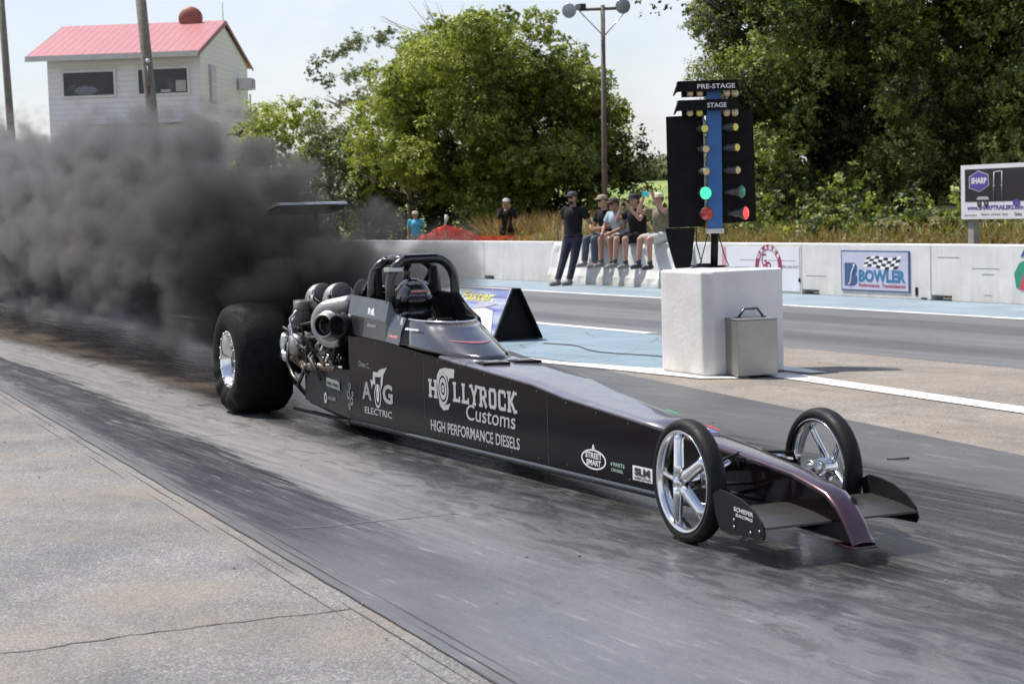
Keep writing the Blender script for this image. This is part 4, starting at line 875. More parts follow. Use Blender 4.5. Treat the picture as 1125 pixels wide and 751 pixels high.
# two ribbed sections the spectators sit on
def ribbed(u, L, lab):
    b = MB(); n = int(L/.07); vs = []
    for i in range(n+1):
        x = L*i/n; rib = .5+.5*math.cos(2*math.pi*x/.42); rib = rib**.6
        for (z, y) in ((0, -.16), (.06, -.16), (.16, -.13-.03*rib), (.30, -.06-.045*rib), (.60, .0-.045*rib), (.72, -.01), (.80, .02), (.80, .24), (0, .30)): vs.append((x, y, z))
    fs = [[i*9+k, i*9+(k+1) % 9, i*9+9+(k+1) % 9, i*9+9+k] for i in range(n) for k in range(9)]+[list(range(9)), [n*9+k for k in range(9)][::-1]]
    b.add(vs, fs, False); o = b.build('ribbed_barrier', wall_m); o.location = (u, WY+.0, 0); return tag(o, lab, 'barrier', 'ribbed barrier sections under the spectators')
ribbed(-18.32, 2.50, 'ribbed white barrier section under the standing man and the man in jeans')
ribbed(-15.80, 2.52, 'ribbed white barrier section under the three spectators in shorts')
slot = MB()
# sponsor pictures on the barrier
maroon = pm('maroon_ink', (.30, .03, .07), .5, 0, .08, 30); navy = pm('navy_ink', (.045, .10, .22), .45); teal_b = pm('teal_blue_ink', (.04, .17, .33), .45); pink_ink = pm('pink_ink', (.42, .10, .22), .5); lav = pm('lavender_panel', (.50, .49, .60), .35, 0, .12, 2); ban = pm('white_banner', (.70, .71, .73), .5, 0, .05, 3)
t = thing('ring_emblem_banner', 'white banner on the barrier with a dark red ring and tall letters G P B', 'banner', (0, 0, 0))
flat([(-12.40, .04), (-10.26, .04), (-10.26, .745), (-12.40, .745)], 'panel', ban, t, WP(0, 0, .004), .004)
flat([(-12.42, .05), (-12.28, .05), (-12.30, .74), (-12.42, .74)], 'stripe', pm('faded_pink', (.62, .28, .32), .5), t, WP(0, 0, .0085), .002)
ringmesh(-11.09, .405, .37, .375, .27, .285, 'ring', maroon, t, WP(0, 0, .0085), .003)
for i, ch in enumerate('GRABER'):
    a_ = R(146-i*22.5); cx_, cz_ = -11.09+.32*math.cos(a_), .405+.33*math.sin(a_); ra = a_-math.pi/2; s_, c_ = math.sin(ra), math.cos(ra)
    text(ch, 'lettering', white_ink, t, .085, .075, lambda u, v, t_, cx_=cx_, cz_=cz_, s_=s_, c_=c_: (cx_+(u-.042)*c_-(v-.037)*s_, WY-.0125-t_, cz_+(u-.042)*s_+(v-.037)*c_), bold=.03)
for ch, u_, z_ in (('G', -11.28, .42), ('P', -11.15, .28), ('B', -11.02, .16)): text(ch, 'lettering', maroon, t, .13, .22, WP(u_, z_, .0085), bold=.015)
text('800-284-3672', 'lettering', grey_ink, t, .44, .045, WP(-10.72, .405, .0085)); flat([(-11.9, .52), (-10.35, .52), (-10.35, .528), (-11.9, .528)], 'rule', grey_ink, t, WP(0, 0, .0085), .001)
t = thing('gearbox_shop_sign', 'framed lavender sign on the barrier with blue letters and a chequered flag', 'sign', (0, 0, 0))
flat([(-9.19, .095), (-7.60, .095), (-7.60, .70), (-9.19, .70)], 'frame', navy, t, WP(0, 0, .004), .012)
flat([(-9.165, .115), (-7.625, .115), (-7.625, .68), (-9.165, .68)], 'panel', lav, t, WP(0, 0, .016), .004)
flat([(-9.10, .17), (-8.86, .17), (-8.80, .21), (-8.79, .30), (-8.83, .345), (-8.80, .39), (-8.80, .47), (-8.86, .515), (-9.10, .515)], 'emblem', navy, t, WP(0, 0, .0205), .002)
b = MB(); b.tube([(-9.0, WY-.026, .19), (-8.95, WY-.026, .22), (-8.92, WY-.026, .38), (-8.86, WY-.026, .46), (-8.87, WY-.026, .49)], .014, 8); b.build('lever_mark', white_ink, t)
text('BOWLER', 'lettering', teal_b, t, 1.08, .185, WP(-8.76, .232, .0205), .003, bold=.045)
text('Performance  Transmissions', 'lettering', maroon, t, 1.08, .055, WP(-8.76, .158, .0205), .002, bold=.02)
flagc = [pm('flag_black', (.015, .015, .02), .5), pm('flag_white', (.8, .8, .8), .5)]
fb, fw_ = MB(), MB()
for i in range(8):
    for j in range(4):
        def FP(a_, c_): X_ = -8.66+.80*a_+.10*c_; return (X_, WY-.0205, .455+.145*c_+.05*a_*c_+.018*math.sin(a_*7)-.03*a_)
        q = [FP(i/8, j/4), FP((i+1)/8, j/4), FP((i+1)/8, (j+1)/4), FP(i/8, (j+1)/4)]
        m_ = fb if (i+j) % 2 else fw_; m_.add(q+[(x, y-.002, z) for x, y, z in q], [[4, 5, 6, 7], [0, 3, 2, 1], [0, 1, 5, 4], [2, 3, 7, 6], [1, 2, 6, 5], [0, 4, 7, 3]])
fb.build('flag_checks', flagc[0], t); fw_.build('flag_checks', flagc[1], t)
t = thing('cut_off_sign', 'picture on the barrier showing a green shape beside a red one', 'sign', (0, 0, 0))
flat([(-5.42, .22), (-5.46, .42), (-5.36, .56), (-5.25, .60), (-5.24, .5), (-5.33, .22)], 'green_shape', pm('green_ink', (.03, .26, .16), .5), t, WP(), .003)
flat([(-5.36, .20), (-4.95, .20), (-4.95, .56), (-5.10, .62), (-5.24, .50)], 'red_shape', pm('red_ink', (.55, .05, .08), .5), t, WP(0, 0, .0075), .003)
flat([(-5.34, .64), (-5.26, .76), (-5.18, .74), (-5.22, .66)], 'dark_shape', navy, t, WP(), .003)
b = MB()
for (u_, z_, w_, h_) in ((-7.46, .06, .05, .12), (-7.3, .015, .12, .02), (-10.27, .19, .05, .06)): b.box((u_, WY-.003, z_+h_/2), (w_, .012, h_))
tag(b.build('lifting_slots', matt_black), 'small black slots low on the white barrier beside the lavender sign', 'slots')
bm2 = MB()
for (u0, u1, z_) in ((-6.3, -5.75, .475), (-7.0, -6.55, .62), (-6.1, -5.85, .395), (-6.05, -5.9, .11), (-10.1, -9.6, .3)): bm2.box(((u0+u1)/2, WY-.001, z_), (u1-u0, .006, .006))
tag(bm2.build('scratches', grey_ink), 'thin grey scratches on the white barrier left of the green and red picture', 'scratches')

# ------------------------------------------------------------------ block, case and signal tree
b = MB(); b.prism([(-.62, 3.62), (-.60, 3.55), (.09, 3.53), (.165, 3.60), (.175, 4.30), (.13, 4.35), (-.60, 4.36)], lambda a, c_, t: (a, c_, t), .011, .905)
o = b.build('concrete_block', block_m, bevel=.02)
tag(o, 'big chalky white concrete block carrying the signal tree', 'block')
case = thing('metal_case', 'dull silver metal box with carrying handle leaning against the white block', 'case', (.350, 3.855, .012), R(-14))
b = MB(); b.box((0, 0, .245), (.30, .36, .47)); o = b.build('case_body', pm('dull_zinc', (.34, .33, .315), .42, .75, .12, 4, .1, 60), case, .006)
b = MB(); b.box((0, 0, .487), (.31, .37, .012)); b.build('lid', MC['dull_zinc'], case, .003)
b = MB(); b.tube([(0, -.115, .495), (0, -.06, .57), (0, .06, .57), (0, .115, .495)], .011, 10); b.box((0, -.115, .497), (.03, .04, .012)); b.box((0, .115, .497), (.03, .04, .012)); b.build('handle', steel, case)
D = 16.5; S_ = 2000/D
base = cloc((783-562.5+2.9)/S_, D, 0)
xt = thing('signal_tree', 'drag strip starting light tree with blue stripe and black side boards', 'signal light', (base.x, base.y, .905), CZ)
Xp = lambda px, y=275: (px-783+.029*(275-y))/S_
Zp = lambda px, y: mz(px, y, D)-.905
xblack = pm('flat_black_board', (.007, .0068, .007), .6, 0, .25, 4, .1, 60, **{'Specular IOR Level': .15}); xblue = pm('blue_paint', (.028, .13, .36), .45, 0, .12, 5)
b = MB(); b.prism([(Xp(731, 129), Zp(731, 129)), (Xp(773, 127), Zp(773, 127)), (Xp(775, 249), Zp(775, 249)), (Xp(735, 250), Zp(735, 250))], lambda a, c_, t: (a, t, c_), .045, .060); b.build('side_board', xblack, xt)
b = MB(); b.prism([(Xp(786, 124), Zp(786, 124)), (Xp(826, 121), Zp(826, 121)), (Xp(831, 243), Zp(831, 243)), (Xp(789, 246), Zp(789, 246))], lambda a, c_, t: (a, t, c_), .045, .060); b.build('side_board', xblack, xt)
b = MB(); b.prism([(Xp(774, 96), Zp(774, 96)), (Xp(790, 96), Zp(790, 96)), (Xp(793, 251), Zp(793, 251)), (Xp(777, 251), Zp(777, 251))], lambda a, c_, t: (a, t, c_), -.03, .045); b.build('center_post', xblue, xt, .003)
b = MB(); b.box((Xp(785, 253.5), .01, Zp(785, 253.5)), (.16, .10, .045)); b.build('bracket', alu, xt, .004)
b = MB(); b.tube([(Xp(785, 256), .01, Zp(785, 256)), (Xp(784), .01, .0)], .034, 16); b.lathe([(.001, 0), (.10, 0), (.10, .015), (.001, .015)], (Xp(784), .01, .0), (0, 0, 1), 24); b.build('stand_post', matt_black, xt)
b = MB(); b.tube([(Xp(765, 250), .03, Zp(765, 250)), (Xp(765, 268), .0, Zp(765, 268)), (Xp(770), -.02, .05), (Xp(764), -.05, .01), (Xp(757), -.02, .02), (Xp(775), -.12, .012)], .006, 8); b.tube([(Xp(778, 256), .03, Zp(778, 256)), (Xp(772), .02, .12), (Xp(768), .0, .01)], .005, 8); b.tube([(Xp(789, 256), .03, Zp(790, 256)), (Xp(796), .02, .10), (Xp(800), .0, .01), (Xp(790), -.06, .01)], .005, 8); b.build('cables', rubber_hose, xt)
b = MB(); b.box((Xp(772), -.02, .02), (.12, .08, .035)); b.build('junction_box', matt_black, xt, .004)
b = MB()
P_ = [(Xp(731, 251), Zp(731, 251)), (Xp(764, 250), Zp(764, 250)), (Xp(761, 284), Zp(761, 284)), (Xp(759, 294), Zp(760, 294)), (Xp(743, 295), Zp(743, 295)), (Xp(737, 275), Zp(737, 275))]
b.prism(P_, lambda a, c_, t: (a, t, c_), .05, .13); b.build('hanging_cover', xblack, xt, .01)
for (y, word, w_, xl) in ((91.5, 'PRE-STAGE', 41, 763), (112, 'STAGE', 21, 774)):
    z1 = Zp(778, y); z0 = z1-.085
    b = MB(); b.prism([(-.30, z0-.005), (-.33, z0-.030), (-.29, z1), (.235, z1+.004), (.26, z0+.02), (.245, z0)], lambda a, c_, t: (a, t, c_), -.10, -.088)
    b.prism([(-.30, z1-.004), (.24, z1), (.24, z1+.008), (-.29, z1+.006)], lambda a, c_, t: (a, t, c_), -.10, .05)
    b.prism([(-.33, z0-.03), (-.29, z1), (-.28, z1), (-.32, z0-.03)], lambda a, c_, t: (a, t, c_), -.10, .04)
    hd = b.build('light_hood', xblack, xt)
    X0 = Xp(xl, y)+.0; text(word, 'lettering', white_ink, hd, w_/S_, .042, lambda u, v, t, X0=X0, z1=z1: (X0+u, -.101-t, z1-.066+v), bold=.02)
    b = MB(); b.box((-.08, .02, z0-.02), (.34, .09, .05)); b.build('lamp_bar', xblack, xt)
bulbs = {'warm': emit('dull_amber_bulb', (.7, .45, .2), .04, (.50, .38, .22)), 'lime': emit('yellow_bulb', (.7, .75, .1), .06, (.50, .48, .07))}
k_ = 0
for (y, cols_) in ((104, 'wwww'), (125, 'wlww')):
    for px, cl in zip((756, 766.5, 796, 805), cols_):
        b = MB(); b.lathe([(.001, -.036), (.016, -.034), (.028, -.022), (.031, -.004), (.026, .014), (.014, .032), (.010, .045)], (Xp(px, y), -.055, Zp(px, y)), (.1, .25, 1), 20); b.build('stage_bulb', bulbs['warm' if cl == 'w' else 'lime'], xt)
lens = {'y': emit('amber_lens', (.8, .7, .1), .12, (.60, .50, .08)), 'p': emit('pale_amber_lens', (.8, .6, .3), .05, (.60, .45, .22)), 'G': emit('lit_green_lens', (.06, .85, .45), .9, (.04, .4, .25)), 'g': emit('green_lens', (.02, .4, .2), .05, (.02, .22, .12)), 'r': emit('red_lens', (.5, .02, .02), .10, (.33, .02, .02)), 'L': emit('lit_red_lens', (1., .07, .05), .95, (.6, .03, .03))}
hous = pm('lamp_housing', (.10, .095, .09), .4, .3)
rows = [(143, 771, 141, 805, 'y', 'y', .036), (165, 772.5, 163, 807, 'p', 'y', .036), (189, 773, 187.5, 808, 'p', 'p', .036), (212.5, 772.5, 211, 813, 'G', 'g', .060), (234.5, 774, 234, 817, 'r', 'L', .062)]
for (yl, xl, yr, xr, cl, cr_, rad) in rows:
    for (px, y, cc_, ax_, L_h, y0) in ((xl, yl, cl, Vector((.32, -.94, -.02)).normalized(), .15, -.16), (xr, yr, cr_, Vector((.86 if rad > .05 else .72, -.52 if rad > .05 else -.69, 0)).normalized(), .17, -.10)):
        c0 = Vector((Xp(px, y), y0, Zp(px, y)))
        b = MB(); b.lathe([(.001, -L_h), (.018, -L_h), (.020, -L_h*.75), (.030, -L_h*.62), (.032, -L_h*.35), (rad*.98, -.012), (rad*1.02, 0), (rad*.9, .002)], c0, ax_, 24); h_ = b.build('lamp', hous, xt)
        b = MB(); b.lathe([(rad*.95, 0), (rad*.8, .012), (rad*.45, .022), (.001, .026)], c0, ax_, 24); b.build('lens', lens[cc_], h_)
b = MB(); b.tube([(Xp(771, 128), -.02, Zp(771, 128)), (Xp(772, 160), -.04, Zp(772, 160)), (Xp(774, 240), -.03, Zp(774, 240))], .006, 6); b.build('lamp_wiring', silver_ink, xt)

# ------------------------------------------------------------------ A-shaped banner by the pad
ab = thing('banner_stand', 'low tent shaped banner stand with purple printed side and open black end', 'banner stand', (-4.95, 4.37, .010), R(2))
Lb = 2.7; vin = NG('printed_purple_vinyl'); co = vin.n('ShaderNodeTexCoord').outputs['Object']
stp = vin.noise(vin.map(co, .25, 3, 7), 2.2, 5, .6)
vin = vin.bsdf(vin.ramp(stp, [(.32, (.10, .10, .28)), (.45, (.22, .25, .48)), (.55, (.45, .52, .62)), (.70, (.62, .66, .72))]), .35)
def slope(u, v, t): return (u, -.33+v*.49-.002-t*.9, .012+v*.86+t*.4) if False else (u, -.325+v*.455-.003-t, .015+v)
b = MB(); b.prism([(-.33, .0), (-.315, .0), (-.045, .565), (-.06, .575)], lambda a, c_, t: (t, a, c_), -Lb, 0); b.build('printed_side', vin, ab)
b = MB(); b.prism([(.33, .0), (.315, .0), (.045, .565), (.06, .575)], lambda a, c_, t: (t, a, c_), -Lb, 0); b.prism([(-.06, .572), (.06, .572), (.06, .582), (-.06, .582)], lambda a, c_, t: (t, a, c_), -Lb, .0); b.build('back_side', xblack, ab)
b = MB(); b.prism([(-.31, .01), (.31, .01), (.045, .565), (-.045, .565)], lambda a, c_, t: (t, a, c_), -.10, -.09); b.build('end_panel', xblack, ab)
b = MB(); b.tube([(.0, -.325, .012), (.0, -.055, .575), (0, .055, .575), (0, .325, .012)], .010, 8); b.tube([(0, -.325, .014), (0, .325, .014)], .010, 8); b.build('end_frame', matt_black, ab)
b = MB(); b.tube([(.004, -.33, .016), (.004, -.063, .578), (-Lb, -.063, .578)], .008, 8); b.build('white_edging', white_ink, ab)
sidef = lambda x0, z0: (lambda u, v, t: (x0+u, -.334+(z0+v)*.4787-.004-t, z0+v))
text('Farther. Faster.', 'lettering', pm('pale_yellow_ink', (.78, .72, .18), .5), ab, 1.85, .10, sidef(-2.15, .435), bold=.02, font_shear=.25)
flat([(-1.05, .02), (-.05, .02), (-.08, .10), (-.22, .33), (-.45, .36), (-.80, .33), (-.95, .15)], 'picture', ban, ab, sidef(0, 0))
flat([(-.75, .34), (-.40, .37), (-.18, .41), (-.30, .44), (-.6, .42)], 'picture', lav, ab, sidef(0, 0))
for i, (a_, z_) in enumerate(((-2.5, .36), (-2.45, .30), (-2.4, .24), (-2.35, .17))): text('racing parts delivered', 'lettering', white_ink, ab, .9-.08*i, .025, sidef(a_, z_))
tag(MB().box((-8.4, 11.9, .02), (.5, .1, .03)).build('rubber_block', matt_black), 'flat black rubber block lying at the foot of the barrier', 'block') if False else None

# ------------------------------------------------------------------ trailer sign
sg = thing('roadside_sign', 'white framed black and white trailer dealer sign on a square post', 'sign', (0, 0, 0)); SY = 15.5
SP = lambda u0=0., z0=0., off=0.: (lambda u, v, t: (u0+u, SY-off-t, z0+v))
flat([(-10.20, 1.085), (-8.0, 1.085), (-8.0, 1.97), (-10.20, 1.97)], 'frame', ban, sg, SP(), .05)
flat([(-10.10, 1.37), (-8.08, 1.37), (-8.08, 1.90), (-10.10, 1.90)], 'panel', pm('sign_black', (.022, .018, .02), .4), sg, SP(0, 0, .05), .004)
hx = [(-9.98, 1.60), (-9.98, 1.77), (-9.78, 1.86), (-9.56, 1.80), (-9.54, 1.64), (-9.74, 1.54)]
flat([(x*1.0, z) for x, z in [(-10.0, 1.59), (-10.0, 1.78), (-9.78, 1.875), (-9.54, 1.81), (-9.52, 1.63), (-9.74, 1.525)]], 'emblem', silver_ink, sg, SP(0, 0, .054), .002); flat(hx, 'emblem', pm('violet_ink', (.09, .07, .30), .45), sg, SP(0, 0, .056), .002)
text('SHARP', 'lettering', white_ink, sg, .36, .10, SP(-9.94, 1.66, .058), bold=.04)
b = MB()
for q in ([(-9.42, 1.39), (-9.40, 1.84)], [(-9.40, 1.84), (-9.22, 1.85)], [(-9.22, 1.85), (-9.22, 1.39)], [(-9.42, 1.62), (-9.38, 1.62)], [(-9.25, 1.62), (-9.2, 1.62)]): b.tube([(x, SY-.06, z) for x, z in q], .009, 6)
b.build('door_outline', silver_ink, sg)
for cx_ in (-9.76, -9.60): ringmesh(cx_, 1.35, .048, .075, .018, .03, 'wheel_mark', dark_ink, sg, SP(0, 0, .055), .003)
flat([(-9.83, 1.40), (-9.52, 1.40), (-9.56, 1.45), (-9.78, 1.45)], 'wheel_arch', silver_ink, sg, SP(0, 0, .055), .004)
violet = MC['violet_ink']
text('www.SHARPTRAILERS.com', 'lettering', violet, sg, 1.30, .075, SP(-10.05, 1.235, .052), bold=.03)
text('2278 ROUTE 4, FORT EDWARD NY', 'lettering', grey_ink, sg, .30, .025, SP(-10.12, 1.135, .052)); text('flatbeds  enclosed  dump', 'lettering', pm('dull_green_ink', (.2, .3, .15), .5), sg, .62, .05, SP(-9.72, 1.135, .052)); text('Sales', 'lettering', dark_ink, sg, .16, .06, SP(-8.95, 1.135, .052)); ringmesh(-8.90, 1.34, .08, .06, .02, .01, 'emblem', violet, sg, SP(0, 0, .055), .002)
for x in (-10.03, -8.15): b = MB(); b.box((x, SY+.06, .90), (.14, .12, 1.95)); b.build('post', pm('pale_wood_post', (.33, .31, .28), .8, 0, .2, 8), sg, .004)

# ------------------------------------------------------------------ poles
wood = pm('weathered_pole_wood', (.20, .175, .135), .85, 0, .35, 5, .6, 30); lamp_wood = pm('brown_pole', (.17, .13, .11), .8, 0, .2, 8)
def pole(D, top, bot, r0_, r1_, lab, name='utility_pole'):
    zb = -.2; ztop = mz(top[0], top[1], D)
    slope_ = (bot[0]-top[0])/(bot[1]-top[1]); yg = 227.7-.029*(bot[0]-562.5)+1.5*2000/D; xb = bot[0]+slope_*(yg-bot[1])
    P0 = cloc(mpx(xb, D, yg), D, zb); P1 = cloc(mpx(top[0], D, top[1]), D, ztop)
    t = thing(name, lab, 'pole'); b = MB(); b.tube([P0, P0.lerp(P1, .5), P1], [r1_, (r0_+r1_)/2, r0_], 18); b.build('shaft', wood if name == 'utility_pole' else lamp_wood, t)
    return t, P0, P1
t, P0, P1 = pole(50, (154, -60), (171, 135), .135, .175, 'thick grey wooden pole standing in front of the white tower')
b = MB(); q = cloc(mpx(166, 49.7, 71), 49.7, mz(163, 71, 49.7)); b.lathe([(.001, 0), (.045, 0), (.06, .06), (.03, .10), (.001, .11)], q, (0, 0, 1), 16); b.build('insulator', pm('porcelain', (.7, .7, .7), .3), t)
b = MB(); b.tube([q+Vector((0, 0, -.1)), q+Vector((.02, 0, -.6)), q+Vector((0, .0, -.9))], .03, 8); b.build('bracket', steel, t)
pole(60, (4, -60), (14, 110), .11, .14, 'thin dark wooden pole left of the white tower')
t, P0, P1 = pole(52, (661, 9), (664, 215), .062, .085, 'tall slim light pole with two round floodlights on a crossarm', 'light_pole')
D = 52; Q = lambda px, y, d=0: cloc(mpx(px, D+d, y), D+d, mz(px, y, D+d))
b = MB(); b.tube([Q(635, 14), Q(685, 12)], .045, 8); b.build('crossarm', lamp_wood, t)
b = MB(); b.tube([Q(636, 16), Q(661, 41)], .018, 6); b.tube([Q(684, 18), Q(664, 41)], .018, 6); b.build('brace', alu, t)
lampgl = pm('floodlight_glass', (.36, .38, .38), .35, .3)
for (px, y, r_, dx) in ((624.5, 15, .205, .25), (683, 10, .215, -.1)):
    ax_ = c2t((dx*-1, -1, -.1)).normalized(); b = MB(); b.lathe([(.001, .22), (.10, .20), (r_*.8, .08), (r_, 0), (r_*.96, -.01)], Q(px, y, -.2), -ax_, 28); h_ = b.build('floodlight', alu, t); b = MB(); b.lathe([(r_*.96, .0), (r_*.6, -.02), (.001, -.03)], Q(px, y, -.2), -ax_, 28); b.build('glass', lampgl, h_)
b = MB(); b.box(Q(637, 11), (.30, .18, .16)); b.build('ballast_box', steel, t)
# ------------------------------------------------------------------ timing tower
D = 75; tx = (223-562.5+9.0)/2000*D; q = cloc(tx, D, -.06)
tw_ = thing('timing_tower', 'white sided two storey timing tower with pink red metal roof', 'tower', (q.x, q.y, -.06), CZ-R(5))
sid = NG('white_lap_siding'); co = sid.n('ShaderNodeTexCoord').outputs['Object']; zz = sid.n('ShaderNodeSeparateXYZ', {0: co}).outputs[2]
fr = sid.math('FRACT', sid.math('MULTIPLY', zz, 4.6)); ln = sid.ramp(fr, [(.0, .74), (.12, 1.), (.9, .96), (1., .90)])
sid = sid.bsdf(sid.mix(.9, sid.mix(sid.noise(co, .7, 4), (.74, .73, .72, 1), (.80, .795, .785, 1)), ln, 'MULTIPLY'), .6, 0, fr, .8, .04)
Wd, Dp, He, Hr = 6.42, 8.4, 8.40, 9.86
b = MB(); b.prism([(0, 0), (0, He), (Dp/2, Hr-.12), (Dp, He), (Dp, 0)], lambda a, c_, t: (t, a, c_), -Wd, 0); b.build('wall', sid, tw_)
rf = NG('red_ribbed_metal'); co = rf.n('ShaderNodeTexCoord').outputs['Object']; xx_ = rf.n('ShaderNodeSeparateXYZ', {0: co}).outputs[0]
fr = rf.math('FRACT', rf.math('MULTIPLY', xx_, 3.1)); ridge = rf.ramp(fr, [(.0, 1.), (.10, 1.), (.16, .0), (.94, 0.), (1., 1.)])
rf = rf.bsdf(rf.mix(ridge, rf.mix(rf.noise(co, .9, 5), (.45, .165, .16, 1), (.53, .22, .21, 1)), (.62, .28, .27, 1)), .38, 0, ridge, .9, .05)
for s in (0, 1):
    b = MB(); e0 = (-.75, He-.26) if s == 0 else (Dp+.6, He-.2); r1 = (Dp/2, Hr)
    b.prism([e0, r1, (r1[0], r1[1]+.07), (e0[0], e0[1]+.07)], lambda a, c_, t: (t, a, c_), -Wd-.65, .12); b.build('roof', rf, tw_)
b = MB(); b.box((-Wd/2-.26, -.76, He-.27), (Wd+.77, .05, .22)); b.box((-Wd/2-.26, -.38, He-.20), (Wd+.6, .72, .03)); b.build('eave_board', pm('grey_white_trim', (.55, .53, .50), .6), tw_)
for s in (0, 1):
    b = MB(); e0 = (-.75, He-.26) if s == 0 else (Dp+.6, He-.2); b.prism([(e0[0], e0[1]-.12), (Dp/2, Hr-.12), (Dp/2, Hr+.02), (e0[0], e0[1]+.02)], lambda a, c_, t: (t, a, c_), .125, .15); b.build('rake_trim', pm('dark_red_trim', (.22, .05, .05), .5), tw_)
glass = pm('dark_window_glass', (.02, .022, .025), .08, 0, .3, 2); trim = pm('window_trim', (.68, .67, .65), .5)
kx = D/2000
def fwin(x0, x1, z0, z1):
    b = MB(); b.box(((x0+x1)/2, -.03, (z0+z1)/2), (x1-x0+.2, .07, z1-z0+.2)); f_ = b.build('window', trim, tw_)
    b = MB(); b.box(((x0+x1)/2, -.05, (z0+z1)/2), (x1-x0, .05, z1-z0)); b.build('pane', glass, f_); return f_
X_ = lambda px: (px-223)*kx*1.0
Zt = lambda px, y: mz(px, y, D+.1)+.06
fwin(X_(70), X_(126), Zt(100, 106), Zt(100, 81)); f2 = fwin(X_(154), X_(208), Zt(180, 104), Zt(180, 78))
b = MB(); b.box((X_(201), -.08, Zt(201, 96)), (.42, .02, .45)); b.box((X_(184), -.08, Zt(184, 101.5)), (.4, .02, .10)); b.build('papers', pm('pale_paper', (.45, .43, .38), .7), f2)
b = MB(); b.ball((X_(95), -.06, Zt(90, 101)), .42, 16, 10, (1.3, .08, .5)); b.build('pale_object', pm('grey_object', (.16, .18, .20), .5), tw_)
def swin(y0, y1, z0, z1, bars=True):
    b = MB(); b.box((.03, (y0+y1)/2, (z0+z1)/2), (.07, y1-y0+.18, z1-z0+.18)); f_ = b.build('window', pm('grey_window_trim', (.42, .41, .39), .5), tw_)
    b = MB(); b.box((.05, (y0+y1)/2, (z0+z1)/2), (.05, y1-y0, z1-z0)); b.build('pane', glass, f_)
    if bars: b = MB(); b.box((.08, (y0+y1)/2, (z0+z1)/2), (.02, y1-y0, .06)); b.build('sash_bar', trim, f_)
swin(1.45, 2.25, 6.35, 7.75); swin(2.0, 2.9, 3.1, 4.3); 
b = MB(); b.box((.35, 6.7, 7.35), (.6, .75, .5)); o = b.build('air_conditioner', trim, tw_, .02); b = MB(); b.box((.66, 6.7, 7.35), (.02, .6, .36)); b.build('grille', steel, o)
b = MB(); b.box((.25, 6.9, 4.0), (.4, .6, .45)); b.build('air_conditioner', pm('old_grey_unit', (.2, .19, .18), .6), tw_, .02)
b = MB(); b.tube([(.02, 4.3, 5.05), (.5, 4.2, 5.0)], .04, 8); b.lathe([(.05, 0), (.10, .12), (.22, .35), (.20, .35), (.001, .1)], (.4, 4.2, 5.05), (.8, -.5, -.1), 20); b.build('horn_speaker', steel, tw_)
b = MB(); b.lathe([(.05, 0), (.10, .12), (.16, .25), (.001, .1)], (.1, 1.2, 5.3), (.8, -.5, .1), 16); b.build('horn_speaker', trim, tw_)
b = MB(); b.tube([(.15, 8.1, 4.8), (.16, 8.1, 7.0)], .04, 8); b.lathe([(.001, 0), (.10, .02), (.26, .10), (.25, .12), (.001, .05)], (.35, 8.0, 5.9), (.6, -.8, .1), 20); b.build('dish_antenna', trim, tw_)
b = MB(); b.tube([(.0, Dp/2, Hr), (.0, Dp/2, Hr+.95)], .02, 8); b.build('antenna', alu, tw_)
b = MB(); b.lathe([(.001, .08), (.25, .07), (.46, .03), (.52, -.02), (.52, -.07), (.001, -.09)], (-1.35, Dp/2-.3, Hr+.18), (.1, -1, .2), 36); b.tube([(-1.15, Dp/2, Hr-.1), (-1.15, Dp/2, Hr+.3)], .05, 8); b.build('red_siren', pm('dull_red_dome', (.26, .07, .05), .5, 0, .2, 6), tw_)
b = MB(); b.box((-2.6, -.20, 5.45), (3.9, .42, .06)); b.build('balcony_roof', trim, tw_); b = MB()
b.tube([(-4.4, -1.2, 4.62), (-.42, -1.2, 4.65), (-.42, -1.2, 3.0)], .045, 8); b.tube([(-.42, -1.2, 4.65), (-.42, -.02, 4.65)], .045, 8); b.build('balcony_rail', steel, tw_)
b = MB(); b.box((-2.4, -.05, 4.9), (4.0, .08, .95)); b.build('lower_panel', pm('greyed_panel', (.52, .50, .47), .6), tw_)

# ------------------------------------------------------------------ orange safety netting on posts
ng = NG('orange_netting'); co = ng.n('ShaderNodeTexCoord').outputs['UV']
tr = ng.n('ShaderNodeBsdfTransparent'); pr = ng.n('ShaderNodeBsdfPrincipled', {'Base Color': (.75, .05, .025, 1), 'Roughness': .5}); tl = ng.n('ShaderNodeBsdfTranslucent', {'Color': (.8, .08, .04, 1)})
m1 = ng.n('ShaderNodeMixShader', {0: .35, 1: pr.outputs[0], 2: tl.outputs[0]}); cg_ = ng.n('ShaderNodeTexCoord').outputs['Object']
hole = ng.ramp(ng.noise(cg_, 9, 3), [(.46, 0.), (.54, .75)]); m2 = ng.n('ShaderNodeMixShader', {0: hole, 1: m1.outputs[0], 2: tr.outputs[0]}); ng.t.links.new(m2.outputs[0], ng.out.inputs[0]); netm = ng.m
t = thing('safety_net', 'red orange plastic netting sagging from a post behind the barrier', 'netting'); D = 48
